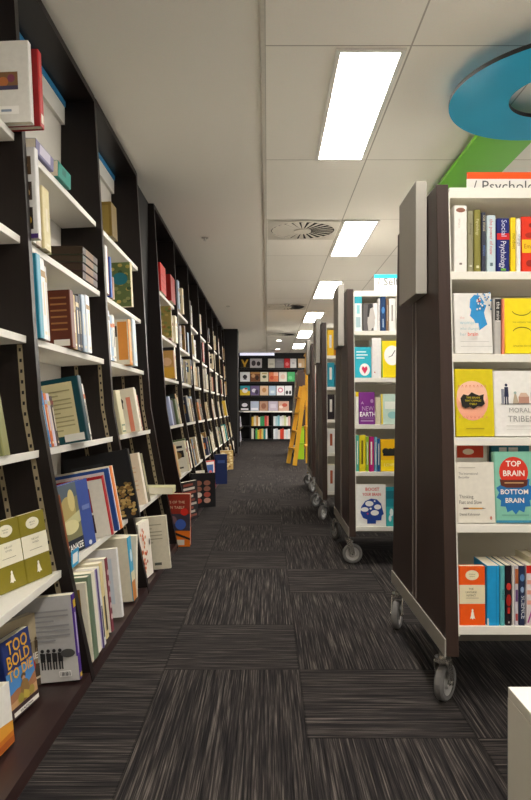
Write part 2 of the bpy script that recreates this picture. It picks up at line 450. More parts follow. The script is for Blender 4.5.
for (x, y) in ((-0.3, 0.2), (0.3, 0.2), (0, -0.38)): mb.cyl((x, y, 0.06), (0, 0, 1), 0.006, 0.08, CHROME, 8)
for (x, y) in ((-0.07, 0.9), (-0.07, 1.6)): mb.cyl((x, y, 0.072), (0, 0, 1), 0.006, 0.055, CHROME, 8)
mb.build('hanger_rods', parent=t)

# ------------------------------------------------------------------ wall bookcases
PROFILE = [(0.0, 0.605), (0.5, 0.71), (0.95, 0.79), (1.25, 0.812), (CEIL, 0.888)]
def XF(h):
    for (h0, x0), (h1, x1) in zip(PROFILE, PROFILE[1:]):
        if h <= h1: return x0 + (x1 - x0) * (h - h0) / (h1 - h0)
    return PROFILE[-1][1]
LEVELS = [0.035, 0.39, 0.805, 1.20, 1.545, 1.90]
LEVN = ['base board', 'lowest white shelf', 'second white shelf up', 'third white shelf up', 'fourth white shelf up', 'top white shelf']
UT = 0.034
TILT = [0.10, 0.18, 0.17, 0.06, 0.045, 0.045]     # how far shelves, and the books on them, lean back
BAYN = ['first', 'second', 'third', 'fourth', 'fifth', 'sixth', 'seventh', 'eighth', 'ninth', 'tenth', 'eleventh']
def upright(y):
    u = MB(); top = CEIL - 0.004
    pts = [(-1.07, 0.001), (-0.605, 0.001)] + [(-x, h) for h, x in PROFILE[1:-1]] + [(-0.888, top), (-1.07, top)]
    u.prism(pts, y, y + UT, 'y', WENGE)
    return u
def strips(y):
    """perforated shelf strips let into the near face of the upright at y"""
    out = []
    for off in (0.052, 0.172):
        s = MB(); hs = [0.06 + 0.037 * k for k in range(31)]
        for a, b in zip(hs, hs[1:]):
            xa, xb = -XF(a) - off, -XF(b) - off
            if min(xa, xb) < -1.055: continue
            s.face([(xa - 0.009, y - 0.0015, a), (xa + 0.009, y - 0.0015, a), (xb + 0.009, y - 0.0015, b), (xb - 0.009, y - 0.0015, b)], BRASS)
            mx, mz = (xa + xb) / 2, (a + b) / 2
            s.face([(mx - 0.004, y - 0.002, mz - 0.006), (mx + 0.004, y - 0.002, mz - 0.006), (mx + 0.004, y - 0.002, mz + 0.006), (mx - 0.004, y - 0.002, mz + 0.006)], BLACKP)
        out.append(s)
    return out
def bookcase(i, y0, y1, near_upright, backcol, header=False):
    nm = 'tall dark bookcase with white shelves, %s bay along the wall' % BAYN[i]
    t = thing('bookcase', nm, 'bookcase', (0, 0, 0), 0, 'tall dark wall bookcases')
    if near_upright is not None: upright(near_upright).build('upright', parent=t)
    upright(y1).build('upright', parent=t)
    b = MB(); b.box(-1.07, -1.055, y0 + 0.0005, y1 - 0.0005, 0.002, CEIL - 0.004, backcol); b.build('back_panel', parent=t)
    if header:
        b = MB(); b.box(-1.053, -1.035, y0 + 0.002, y1 - 0.002, 2.395, 2.4845, WHITE2)
        b.box(-1.053, -1.03, y0 + 0.002, y1 - 0.002, 2.485, 2.512, mat('#2f86b8', 0.4)); b.build('header_strip', parent=t)
    bb = MB(); bb.prism([(-1.05, 0.001), (-0.607, 0.001), (-0.614, 0.034), (-1.05, 0.004)], y0 + 0.001, y1 - 0.001, 'y', WENGE_H); bb.build('base_board', parent=t)
    tb = MB(); tb.box(-1.0545, -0.886, y0 + 0.0005, y1 - 0.0005, 2.515, CEIL - 0.004, WENGE); tb.build('top_board', parent=t)
    for h in LEVELS[1:]:
        xf = -XF(h) - 0.026; k = math.tan(TILT[LEVELS.index(h)]) * (1.05 + xf); s = MB(); s.prism([(-1.05, h - 0.026 - k), (xf, h - 0.026), (xf, h), (-1.05, h - k)], y0 + 0.001, y1 - 0.001, 'y', WHITE); s.build('shelf', parent=t, bevel=0.0015)
    for s in strips(y1): s.build('shelf_strip', parent=t)
    return t
BACKW = mat('#cfcac0', 0.6, noise=0.02)
BACKD = mat('#2a2422', 0.6)
bays = []
ys = [1.18, 2.25, 3.32, 4.39]
for i in range(3):
    bays.append((ys[i] + UT, ys[i + 1]))
    bookcase(i, ys[i] + UT, ys[i + 1], ys[0] if i == 0 else None, BACKW, header=True)
ys2 = [5.07 + 1.04 * k for k in range(8)] + [13.09]
for i in range(8):
    bays.append((ys2[i] + UT, ys2[i + 1]))
    bookcase(3 + i, ys2[i] + UT, ys2[i + 1], ys2[0] if i == 0 else None, BACKD)

ROW = PI / 2          # spine out to the aisle
def side(label, y, lv, t, h, d, back, spine=None, front=None, out=0.0, **k):
    """a book standing in the row: y = its near cover, out = how far the spine sticks out past the shelf edge (negative = set back)"""
    if lv == 0: h = min(h, 0.298)
    d = min(d, 1.045 - XF(LEVELS[lv]) + out - 0.012 - h * TILT[lv])
    a = TILT[lv]; k.setdefault('tip', -a)
    hz = LEVELS[lv] + 0.0012 + (out + 0.014) * math.tan(a) if lv else 0.0362 + max(0, out) * 0.07 + d * (math.sin(a) - 0.068)
    return book(label, t, h, d, front or back, (-XF(hz) + out - 0.012, y + t / 2, hz), ROW, spine=spine, back=back, **k)

def lined(c, y0=0.15, y1=0.85, n=9, x0=0.12, x1=0.88):
    return [('rect', x0, y0 + (y1 - y0) * q / n, x1 - (0.25 if q % 4 == 0 else 0), y0 + (y1 - y0) * q / n + 0.02, c) for q in range(n)]
def figures(c, x0, x1, y, n):
    a = []
    for q in range(n):
        x = x0 + (x1 - x0) * q / max(1, n - 1)
        a += [('ell', x, y + 0.13, 0.03, 0.022, c), ('poly', [(x - 0.04, y), (x + 0.04, y), (x + 0.045, y + 0.1), (x - 0.04, y + 0.11)], c),
              ('rect', x - 0.035, y - 0.09, x - 0.008, y, c), ('rect', x + 0.01, y - 0.09, x + 0.035, y, c)]
    return a
BAR = lambda x, y: [('rect', x, y, x + 0.2, y + 0.07, '#f4f2ee')] + [('rect', x + 0.02 + 0.022 * q, y + 0.012, x + 0.02 + 0.022 * q + (0.012 if q % 3 else 0.006), y + 0.06, '#333333') for q in range(8)]

# --- first bay (only its far end shows)
side('white hardback with small colour picture overhanging top shelf of the first dark bay', 2.168, 5, 0.030, 0.272, 0.25, '#d8d6d0', out=0.075, hard=True,
     bart=[('rect', 0.55, 0.4, 0.84, 0.62, '#7a5a3a'), ('ell', 0.64, 0.5, 0.07, 0.06, '#b06a3a'), ('ell', 0.75, 0.54, 0.05, 0.05, '#7a3a52'), ('rect', 0.55, 0.4, 0.84, 0.45, '#3d3a55'), ('rect', 0.55, 0.1, 0.84, 0.2, '#eceae6'), ('rect', 0.6, 0.13, 0.74, 0.16, '#7f8fa5')])
side('bright red hardback behind the white hardback on top shelf', 2.204, 5, 0.036, 0.262, 0.25, '#8f1419', spine='#b3181e', out=0.095, hard=True,
     sart=[('ell', 0.4, 0.7, 0.3, 0.12, '#c7402f'), ('rect', 0.15, 0.05, 0.75, 0.17, '#e8ded0')])
side('green patterned book at the picture edge, second white shelf of first bay', 1.93, 2, 0.05, 0.22, 0.16, '#6f7448', spine='#8a8a58', out=-0.005, bart=[('ell', 0.5, 0.3, 0.3, 0.2, '#4d5534'), ('ell', 0.6, 0.7, 0.2, 0.15, '#a7a478')])
def penguin(main, pale):
    return [('rect', 0, 0.36, 1, 0.68, pale), ('ell', 0.5, 0.845, 0.26, 0.085, pale), ('text', 'PENGUIN', 0.5, 0.852, 0.026, 'c', '#5a5030'), ('text', 'BOOKS', 0.5, 0.815, 0.026, 'c', '#5a5030'),
            ('rect', 0.25, 0.455, 0.75, 0.462, '#8a8268'), ('ell', 0.5, 0.17, 0.06, 0.07, '#f4efdf'), ('ell', 0.5, 0.25, 0.035, 0.025, '#f4efdf'), ('poly', [(0.40, 0.11), (0.46, 0.12), (0.46, 0.20)], '#f4efdf'), ('poly', [(0.60, 0.11), (0.54, 0.12), (0.54, 0.20)], '#f4efdf')]
ang = math.atan2(0.094, 0.2)
dv = Vector((0.094, 0.2, 0)).normalized()
for q, (ttl, lb) in enumerate((('THE', 'olive and cream classic paperback standing next to its twin, cut by picture edge'), ('', 'olive and cream classic paperback, closer to the upright than its twin'))):
    p = Vector((-0.832, 2.006, LEVELS[1])) + dv * (0.113 * q)
    p.z += -0.021 + 0.0087 * q
    book(lb, 0.018, 0.222, 0.111, '#83781f', p, -ang, tip=0.078, lean=0.12, art=penguin('#83781f', '#ece6cf') + [('text', 'THE LOST', 0.5, 0.60, 0.034, 'c', '#5b5334'), ('text', 'WORLD' if q else 'ESTATE', 0.5, 0.55, 0.034, 'c', '#5b5334')], group='olive classic paperbacks on the shelf')
book('soldier history book titled too bold to die, face out on base board', 0.03, 0.228, 0.157, '#20306a', (-0.752, 1.884, LEVELS[0]), -0.14, lean=0.17,
     art=[('rect', 0, 0.0, 1, 0.58, '#4a86c4'), ('rect', 0, 0, 1, 0.3, '#c79a6a'), ('rect', 0, 0, 1, 0.13, '#3a2426'), ('poly', [(0, .3), (.3, .34), (.7, .31), (1, .4), (1, .25), (0, .2)], '#a5714d'),
          ('text', 'TOO', 0.52, 0.80, 0.23, 'c', 'b', '#dba431'), ('text', 'BOLD', 0.5, 0.63, 0.22, 'c', 'b', '#dba431'), ('text', 'TO DIE', 0.5, 0.47, 0.19, 'c', 'b', '#dba431'),
          ('ell', 0.55, 0.44, 0.09, 0.035, '#5d4a30'), ('ell', 0.55, 0.40, 0.055, 0.04, '#c08f6c'), ('poly', [(.36, .14), (.74, .14), (.68, .36), (.58, .4), (.5, .4), (.4, .34)], '#8a6a3c'), ('poly', [(.42, .18), (.62, .13), (.72, .2), (.5, .27)], '#b7a043'),
          ('ell', 0.36, .2, .1, .06, '#9d8f3a'), ('ell', 0.76, .2, .1, .06, '#a08c42'), ('rect', .05, .03, .97, .085, '#e8e4da'), ('text', 'IAN McPHEDRAN', 0.5, 0.04, 0.042, 'c', 'b', '#2a1f28')])
book('sepia horse riders history book leaning behind the soldier book', 0.03, 0.235, 0.16, '#b5a688', (-0.83, 2.005, LEVELS[0]), -0.42, lean=0.10,
     art=[('rect', 0, 0.3, 1, 0.62, '#9a8a6c')] + figures('#4b3c2c', 0.3, 0.95, 0.52, 5) + [('poly', [(0, 0), (1, 0), (1, .3), (.6, .34), (0, .25)], '#4d4034'), ('text', 'DIE', .97, .38, .12, 'r', 'b', '#efe8da'), ('ell', .72, .3, .17, .1, '#b13b2e'), ('rect', .63, .26, .82, .33, '#e9dcc8'), ('rect', .3, .1, 1, .13, '#c9bda4')])
side('silver-grey football history book with purple spine, end of base board', 2.17, 0, 0.032, 0.285, 0.20, '#b9b8b8', spine='#4a2a86', out=0.0,
     bart=[('rect', 0, 0, 1, 0.28, '#cfcdc9')] + figures('#2a2a2c', 0.42, 0.72, 0.24, 4) + [('ell', .85, .33, .12, .05, '#4c4c4c')] + lined('#9a9a9c', .48, .88, 7, .3, .92) + BAR(.68, .06),
     sart=[('rect', 0.1, .84, .9, .93, '#d9b93a'), ('rect', 0.3, .3, .6, .78, '#cfc4e4'), ('rect', 0.2, .02, .8, .07, '#e0c24a')])
book('orange landscape book cut off by picture corner on base board', 0.03, 0.165, 0.155, '#e8e4dc', (-0.722, 1.625, LEVELS[0]), -0.1, lean=0.1,
     art=[('rect', 0, 0, 1, .35, '#c4701f'), ('poly', [(0, .3), (.5, .42), (1, .36), (1, .2), (0, .2)], '#dd9a35'), ('rect', .3, .02, 1, .12, '#a8541c')])

# --- second bay
yb = bays[1][0]
side('tall white book with column of pictures and purple foot on fourth shelf', yb + 0.006, 4, 0.035, 0.322, 0.24, '#d9d8d6', out=0.035,
     bart=[('rect', .70, .7, .93, .9, '#5a4632'), ('ell', .8, .8, .08, .05, '#a98b5e'), ('rect', .70, .42, .93, .62, '#3d2f28'), ('ell', .82, .5, .08, .05, '#c0a070'), ('rect', .70, .1, .93, .34, '#2b2420'), ('ell', .82, .2, .09, .06, '#c89f3a'), ('rect', 0, 0, 1, .05, '#43286a')])
def rowfill(bay, lv, y, spec, out=0.0, lab=''):
    for q, (t, h, d, back, spine, dsc, o2) in enumerate(spec):
        side(dsc, y, lv, t, h, d, back, spine=spine, out=out + o2, hard=t > 0.03, sart=rand_spine_art(spine), bart=lined('#8c8470', .2, .8, 6) if back in LIGHTS_C else ())
        y += t + 0.002
    return y
rowfill(1, 4, yb + 0.055, [(.03, .23, .2, '#efe9da', '#f0ede6', 'white spine next to the tall picture-column book, fourth shelf', 0), (.055, .2, .17, '#b59c86', '#d8c9b4', 'fawn book in the middle of fourth shelf, second bay', 0),
                          (.075, .235, .19, '#cdbf8e', '#d9cd9c', 'thick pale yellow hardback on fourth shelf of second bay', .01), (.03, .17, .16, '#7e8a3e', '#7e8a3e', 'small olive green book beside the thick pale yellow hardback', 0)])
for q, (c, n) in enumerate((('#2f1d1a', 'dark brown'), ('#3b1f22', 'dark maroon'), ('#2a3524', 'dark green'), ('#3a2a1c', 'umber'))):
    book('%s hardback lying %s in the flat pile of four on fourth shelf' % (n, ('at the bottom', 'second from bottom', 'third from bottom', 'on top')[q]), 0.036, 0.26, 0.2, c, (-0.85, 2.99, LEVELS[4] + 0.038 * q), ROW, lie=True, hard=True, page='#3d2f22',
         sart=[('rect', .1, .2, .9, .7, '#7a5a3a')], group='dark hardbacks piled flat on fourth shelf')
book('purple-grey paperback lying flat on top shelf beside a teal one', 0.055, 0.2, 0.15, '#75709a', (-0.862, 2.42, LEVELS[5]), ROW, lie=True, sart=[('rect', .1, .2, .8, .8, '#c9c4d6')])
book('teal green paperback lying flat on the top shelf of second bay', 0.066, 0.17, 0.15, '#118a7c', (-0.858, 2.665, LEVELS[5]), ROW, lie=True, sart=[('rect', .2, .3, .6, .6, '#0c6f66')])
# third shelf up (eye level)
side('big teal hardback at the near end of third shelf, second bay', yb + 0.05, 3, 0.04, 0.305, 0.24, '#1f87a6', spine='#57a9c4', out=0.008, hard=True, bart=[('rect', .6, .1, .9, .16, '#d5e3ea'), ('rect', .0, .0, .12, 1, '#176f8a')])
rowfill(1, 3, yb + 0.093, [(.05, .3, .22, '#e6e6e4', '#f0efee', 'thick white hardback beside big teal hardback', .004), (.03, .28, .2, '#b9b6b4', '#d4d1ce', 'pale grey hardback beside thick white hardback on third shelf', 0)])
side('brown leather-look book with gold lines on third shelf, second bay', 2.70, 3, 0.05, 0.24, 0.2, '#5e2b18', spine='#6d3520', out=0.012, hard=True,
     bart=[('rect', .58, .3 + .11 * q, .92, .33 + .11 * q, '#9a6a3c') for q in range(6)] + [('rect', .62, .03, .95, .14, '#e4e0d6')])
rowfill(1, 3, 2.765, [(.05, .235, .2, '#a98a52', '#b08f52', 'tan spine after the brown leather-look book', 0), (.045, .24, .2, '#22283a', '#22283a', 'ink blue spine after the tan spine on third shelf', 0),
                      (.03, .25, .2, '#1d1a1c', '#26242c', 'black spine between two blue ones on third shelf', 0), (.05, .255, .2, '#9db3cc', '#b9c9da', 'pale blue spine with red top on third shelf', .006), (.06, .262, .2, '#dfe4ea', '#e6eaee', 'white spine with red top at far end of third shelf', .01)])
# second shelf up
specs = [(.016, .2, .14, '#2f7fb5', '#2f7fb5', 'slim blue paperback first on second shelf of second bay'), (.022, .21, .14, '#f0ede6', '#f4f2ee', 'slim white paperback beside the slim blue one'), (.02, .205, .14, '#caa24a', '#d6ac46', 'slim yellow paperback beside slim white one on second shelf'),
         (.02, .21, .14, '#2b6fb0', '#3a83c4', 'bright blue paperback between yellow and orange ones'), (.028, .2, .14, '#d0662a', '#d9702c', 'orange paperback beside bright blue paperback'), (.03, .2, .14, '#7a5a94', '#cfc4d6', 'lilac and white paperback beside the orange one, second shelf'), (.03, .19, .14, '#3b2f2a', '#4a3a32', 'dark brown paperback before the teal-edged list book')]
y = yb + 0.006
for (t, h, d, bk, sp, dsc) in specs:
    side(dsc, y, 2, t, h, d, bk, spine=sp, out=-0.01, sart=rand_spine_art(sp)); y += t + 0.002
side('large cream list book with dark teal border on second shelf', 2.60, 2, 0.045, 0.265, 0.2, '#10444c', spine='#0f3a44', out=0.062, hard=True,
     bart=[('rect', .10, .12, .86, .93, '#d9cfa0')] + lined('#a89f74', .2, .86, 10, .16, .8) + [('rect', .55, .03, .95, .14, '#e8e6dc')])
rowfill(1, 2, 2.65, [(.03, .25, .2, '#d8662c', '#c9713c', 'orange-brown hardback beside the teal-bordered list book', .03), (.03, .25, .2, '#47423f', '#6b4a2f', 'brown spine second after the list book', .028), (.025, .24, .2, '#f0ede6', '#f0ede6', 'white spine third after the list book', .03), (.04, .23, .19, '#a33226', '#7a2f28', 'brick red spine far along second shelf', 0.01), (.03, .245, .19, '#efe9da', '#efe9da', 'ivory spine last on second shelf of second bay', 0.02)])
# lowest white shelf: big books sticking out
side('brown-spined hardback at near end of lowest shelf, second bay', 2.345, 1, 0.045, 0.245, 0.2, '#7a4320', spine='#8a4a24', out=-0.02, hard=True)
av = math.atan2(0.051, 0.257)
book('blue and painted-cover history book, face out on lowest shelf', 0.035, 0.268, 0.262, '#3a4f94', (-0.772, 2.425, LEVELS[1] - 0.008), -av, lean=0.15, tip=0.036, hard=True,
     art=[('rect', 0, 0, .62, 1, '#7d7a56'), ('poly', [(0, .72), (.62, .8), (.62, 1), (0, 1)], '#54606a'), ('ell', .3, .62, .22, .2, '#a8975e'), ('ell', .42, .75, .1, .16, '#c7b77c'), ('poly', [(0, .3), (.62, .42), (.62, .58), (0, .45)], '#bdb98a'), ('ell', .3, .38, .24, .1, '#d0c896'), ('rect', 0, 0, .62, .2, '#1e2430'),
          ('text', 'YANKEE', .34, .045, .13, 'c', 'b', '#f2efe6'), ('rect', .7, .55, .94, .62, '#6c7db4'), ('ell', .8, .05, .05, .035, '#d6d9e6')])
side('red-spined book with white cover and red picture box, lowest shelf', 2.82, 1, 0.032, 0.262, 0.25, '#e6e1d6', spine='#b01f26', front='#b01f26', out=0.028,
     bart=[('rect', 0, .95, 1, 1, '#b01f26'), ('rect', .36, .42, .74, .82, '#8f1a1e'), ('rect', .36, .08, .74, .38, '#3a1c20'), ('rect', .52, .09, .7, .2, '#e6e1d6')])
side('white book with blue border behind the red-spined book', 2.92, 1, 0.03, 0.285, 0.26, '#dfdfe0', spine='#e6e8ee', out=0.034,
     bart=[('rect', 0, .95, 1, 1, '#2a56a0'), ('rect', .92, 0, 1, 1, '#2a56a0')] + lined('#a7a4a0', .15, .85, 8, .3, .88), sart=[('rect', 0, 0, .4, 1, '#2a56a0')])
side('orange-spined paperback beside the blue-bordered white book', 2.955, 1, 0.045, 0.29, 0.26, '#d9cfc2', spine='#e0792c', out=0.036, sart=[('rect', .7, 0, 1, 1, '#efe6da')])
side('large black book with golden leaf pattern, sticking out past the upright', 3.255, 1, 0.035, 0.345, 0.33, '#17181c', spine='#17181c', out=0.062, hard=True,
     bart=[('rect', .1, .82, .6, .86, '#2c2e34')] + [('ell', R.uniform(.7, .97), R.uniform(.04, .52), R.uniform(.02, .045), R.uniform(.015, .03), R.choice(['#a98a4e', '#c7a868', '#7d6436', '#8f6a3a'])) for _ in range(70)])
# base board
def bb(*a, **k): return side(*a, **k)
bb('gold and brown picture book with white border on base board, second bay', yb + 0.03, 0, 0.02, 0.285, 0.22, '#e6dfcc', spine='#d9d2be', out=0.005,
   bart=[('rect', .1, .05, .9, .92, '#8a6a2c'), ('ell', .3, .6, .16, .12, '#6a4e22'), ('ell', .6, .4, .2, .15, '#a8863c'), ('ell', .7, .75, .12, .1, '#5d4520'), ('rect', .6, .06, .86, .2, '#d8d4c8')])
bb('thick sage green hardback behind the gold picture book', yb + 0.054, 0, 0.05, 0.305, 0.235, '#71836a', spine='#6c8068', out=0.008, hard=True)
bb('thick cream hardback behind the sage green hardback', yb + 0.108, 0, 0.055, 0.30, 0.22, '#e2dcc8', spine='#ece6d4', out=0.004, hard=True)
bb('slim purple and white book behind thick cream hardback', yb + 0.167, 0, 0.016, 0.305, 0.23, '#c9c4d6', spine='#5a4a86', out=0.01)
bb('grey-white book with dark lettered spine on base board', yb + 0.187, 0, 0.035, 0.315, 0.23, '#d4d4d2', spine='#e3e3e0', out=0.006, sart=[('rect', .3, .1, .7, .5, '#3b3b46')])
bb('tall cream picture book, tallest on base board of second bay', yb + 0.26, 0, 0.04, 0.322, 0.25, '#e8dfbf', spine='#e6d39c', out=-0.002, sart=[('rect', .2, .1, .8, .55, '#4a3f2c')])
bb('maroon and white floral-spined book on base board', yb + 0.34, 0, 0.036, 0.318, 0.25, '#e9e3da', spine='#7d3440', out=0.0, sart=[('ell', .5, .2 + .15 * q, .35, .04, '#e0c8c8') for q in range(5)])
bb('white book with pale blue picture on base board, second bay', yb + 0.53, 0, 0.03, 0.32, 0.26, '#e6e4e2', spine='#dcdad8', out=0.0,
   bart=[('rect', .4, .2, .9, .86, '#cdd6e0'), ('rect', .45, .72, .8, .82, '#9db3c8'), ('rect', .5, .5, .85, .54, '#c79a9a'), ('ell', .6, .15, .2, .05, '#4b4652')])
bb('cream book with blue and orange coastal spine, far end of base board', yb + 0.76, 0, 0.07, 0.322, 0.26, '#e2dac2', spine='#3fa0c4', out=0.0, sart=[('rect', 0, 0, 1, .3, '#c07a30'), ('rect', 0, .3, 1, .45, '#e0d8b4'), ('ell', .5, .7, .3, .1, '#d6ecf4')])
o = book('cream paperback beside the coastal-spined book on base board', 0.03, 0.3, 0.2, '#e9e2cf', (-0.63, yb + 0.86, LEVELS[0]), ROW)

# --- third bay
y3 = bays[2][0]
side('thick gold-brown box-like hardback on top shelf of third bay', y3 + 0.24, 5, 0.13, 0.19, 0.15, '#8a7234', spine='#6f5a26', out=0.005, hard=True, bart=[('rect', .1, .1, .9, .9, '#9c8542')])
side('white hardback first on fourth shelf of third bay', y3 + 0.02, 4, 0.04, 0.25, 0.19, '#eceae8', spine='#f2f0ee', out=0.01)
side('slim dark red book beside white hardback on fourth shelf', y3 + 0.075, 4, 0.025, 0.25, 0.19, '#6b1d22', spine='#6b1d22', out=0.004)
side('royal blue book in third bay, fourth shelf', y3 + 0.15, 4, 0.035, 0.22, 0.18, '#2b4aa0', spine='#3566b8', out=0.0)
side('pale brown small book beside royal blue book', y3 + 0.2, 4, 0.03, 0.12, 0.12, '#b58a70', spine='#b58a70', out=0.0)
side('green floral covered book with teal centre on fourth shelf', y3 + 0.47, 4, 0.045, 0.26, 0.22, '#5f7040', spine='#cfc49a', out=0.045,
     bart=[('ell', R.uniform(.1, .95), R.uniform(.05, .95), .06, .04, R.choice(['#a89a4c', '#3d5230', '#8a8f58', '#c0aa5c'])) for _ in range(46)] + [('ell', .72, .62, .2, .14, '#1f6f7c')])
rowfill(2, 3, y3 + 0.02, [(.06, .26, .2, '#c4ccd4', '#dfe5ea', 'pale blue-white hardback first on third shelf, third bay', 0), (.05, .24, .2, '#7fa0bf', '#8fb0cc', 'soft blue hardback second on third shelf, third bay', 0), (.05, .25, .2, '#efe9da', '#efe9da', 'ivory hardback third on third shelf, third bay', 0)])
side('cream book with dark photo and orange band, third shelf of third bay', y3 + 0.40, 3, 0.035, 0.26, 0.2, '#d9d2c0', spine='#d98f3e', out=0.03, bart=[('rect', .4, .62, .66, .86, '#3a302c'), ('rect', .68, .1, .95, .95, '#d98f3e')])
rowfill(2, 3, y3 + 0.47, [(.05, .27, .2, '#d98f3e', '#e0a24e', 'orange spine after the dark-photo book', .02), (.09, .28, .2, '#b9cbd8', '#c7d9e4', 'thick pale blue spine far along third shelf, third bay', .03)])
side('thick cream hardback with green label on second shelf, third bay', y3 + 0.05, 2, 0.1, 0.235, 0.19, '#d6cfae', spine='#cfc8a4', out=0.02, hard=True, sart=[('rect', .1, .05, .9, .22, '#3f6b54'), ('rect', .18, .08, .82, .19, '#d6cfae')])
side('cream book with red stripe and black portrait, second shelf of third bay', y3 + 0.38, 2, 0.04, 0.255, 0.21, '#e6decb', spine='#f0e8d8', out=0.05, bart=[('rect', .74, .02, .86, .8, '#e08a70'), ('ell', .56, .72, .1, .08, '#1e1a1e'), ('rect', .48, .55, .64, .68, '#1e1a1e')])
rowfill(2, 2, y3 + 0.44, [(.05, .25, .2, '#f0ede6', '#e8e0c8', 'white-covered spine after the red-stripe book', .04), (.04, .24, .2, '#c96a2a', '#c98a4a', 'sand-orange spine fifth along second shelf, third bay', .02), (.04, .22, .19, '#5d6b4c', '#5d6b4c', 'sage spine near end of second shelf, third bay', .02), (.04, .22, .19, '#a33226', '#a33226', 'small red spine ending second shelf, third bay', .02)])
side('pale peach book facing the viewer on lowest shelf, third bay', y3 + 0.42, 1, 0.05, 0.3, 0.24, '#ecd9c0', spine='#f0e4d4', out=0.0, bart=lined('#e0b890', .2, .8, 7))
side('olive-spined hardback beside the pale peach book', y3 + 0.475, 1, 0.07, 0.29, 0.23, '#8f8a6c', spine='#6f6a50', out=0.0, sart=[('rect', .2, .2, .8, .8, '#b5ad8a')])
book('cream book lying flat at the end of lowest shelf, third bay', 0.045, 0.14, 0.2, '#d8d2a8', (-0.615, y3 + 0.86, LEVELS[1]), ROW, lie=True)
book('white book with red blossom pattern, face out on base board', 0.03, 0.30, 0.19, '#efe6d8', (-0.665, y3 + 0.06, LEVELS[0]), -0.1, lean=0.1,
     art=[('ell', R.uniform(.05, .5), R.uniform(.05, .95), .05, .03, R.choice(['#d0582c', '#e08a4c', '#b03a2a'])) for _ in range(26)] + [('ell', .78, .6, .06, .06, '#3a3838')])
side('big cream back-cover book standing out past base board, third bay', y3 + 0.30, 0, 0.03, 0.322, 0.22, '#d9d2bd', spine='#cfc9b4', out=0.085, bart=lined('#a9a48e', .5, .9, 6, .2, .86) + [('rect', .6, .08, .78, .13, '#5c5a50')])
book('big red and orange boxed picture book standing in gap between bookcases', 0.06, 0.36, 0.26, '#b8351c', (-0.79, 4.48, 0.001), -PI / 2, back='#b8351c', spine='#8f2a18', hard=True,
     art=[('rect', 0, .62, 1, 1, '#8f2a1a'), ('text', 'SECRETS OF THE', .5, .82, .07, 'c', '#e6c9a8'), ('text', 'KITCHEN TABLE', .5, .72, .07, 'c', '#e6c9a8'), ('rect', .0, .3, 1, .62, '#3c3440'), ('ell', .3, .48, .12, .09, '#c9b8b0'), ('ell', .55, .5, .1, .08, '#7a5a5e'), ('ell', .75, .42, .14, .1, '#3f5fb0'), ('ell', .45, .38, .1, .07, '#d8ccc4'),
          ('rect', 0, 0, 1, .3, '#e0741a'), ('poly', [(.3, .3), (1, .12), (1, .16), (.36, .34)], '#22191c'), ('rect', .5, .03, .85, .13, '#dcd4c8'), ('ell', .85, .66, .1, .07, '#d0281c')])

# --- far run of bookcases: keyed books, then mixed rows
def far_book(label, i, lv, y, t, h, d, back, spine, out=0.0, **k):
    return side(label, bays[i][0] + y, lv, t, h, d, back, spine=spine, out=out, pages=False, **k)
book('dark magazine-like book covered in white lettering on base board, fourth bay', 0.03, 0.315, 0.26, '#221d20', (-0.69, bays[3][0] + 0.08, LEVELS[0]), -0.4, lean=0.04, pages=False,
     art=[('rect', .1, .08 + .1 * q, .9 - .1 * (q % 3), .14 + .1 * q, '#c9c0b4' if q % 2 else '#8a4a3a') for q in range(9)])
book('black-framed picture collage book on base board, fourth bay', 0.03, 0.315, 0.24, '#141316', (-0.70, bays[3][0] + 0.82, LEVELS[0]), -1.1, lean=0.04, pages=False,
     art=[('ell', .3 + .35 * (q % 2), .2 + .17 * (q // 2), .14, .075, R.choice(['#b58a7a', '#a34a3a', '#d8c8bc', '#8a5a4a'])) for q in range(8)])
book('red, white and blue framed book on base board, sixth bay', 0.03, 0.315, 0.24, '#c8392f', (-0.725, bays[5][0] + 0.1, LEVELS[0]), -0.5, lean=0.05, pages=False, art=[('rect', .2, .06, .95, .95, '#e8e4e0'), ('rect', .3, .12, .85, .85, '#2f5a9a'), ('ell', .6, .5, .15, .15, '#d85a50')])
book('large navy book on base board, sixth bay', 0.05, 0.36, 0.15, '#1d2c5c', (-0.635, bays[5][0] + 0.62, LEVELS[0]), -1.2, pages=False, art=[('rect', .2, .7, .8, .8, '#3f5590')])
book('gold patterned book on base board, eighth bay', 0.05, 0.285, 0.28, '#b39358', (-0.76, bays[7][0] + 0.3, LEVELS[0]), -1.0, pages=False, art=[('ell', R.random() * .8 + .1, R.random() * .8 + .1, .08, .05, R.choice(['#d8c48c', '#8a6a34', '#e0d2a4'])) for _ in range(30)])
far_book('bright red thick boxed volume on top shelf, fourth bay', 3, 5, 0.18, 0.27, 0.235, 0.19, '#c41f1a', '#d0261e', 0.0, sart=[('rect', .05, .2 + .2 * q, .95, .22 + .2 * q, '#a81813') for q in range(3)])
far_book('dark red boxed volume beside the bright red one', 3, 5, 0.66, 0.26, 0.235, 0.19, '#8f1512', '#a01a16', 0.012)
far_book('gold and green patterned hardback on fourth shelf, fourth bay', 3, 4, 0.42, 0.05, 0.27, 0.24, '#a08c48', '#9a8a52', 0.03, bart=[('ell', R.random() * .6 + .35, R.random() * .9 + .05, .07, .04, R.choice(['#6f7a3a', '#c4a860', '#b06a3a', '#87904e'])) for _ in range(34)])
far_book('tan and yellow covered book on third shelf, fourth bay', 3, 3, 0.45, 0.05, 0.24, 0.2, '#c79a58', '#b98a6a', 0.03, bart=[('rect', .4, .0, 1, .4, '#d6a438'), ('ell', .7, .6, .2, .15, '#e0b890')])
far_book('pale lavender-blue book on second shelf, fourth bay', 3, 2, 0.12, 0.07, 0.235, 0.19, '#aab4d6', '#b4bcd8', 0.02)
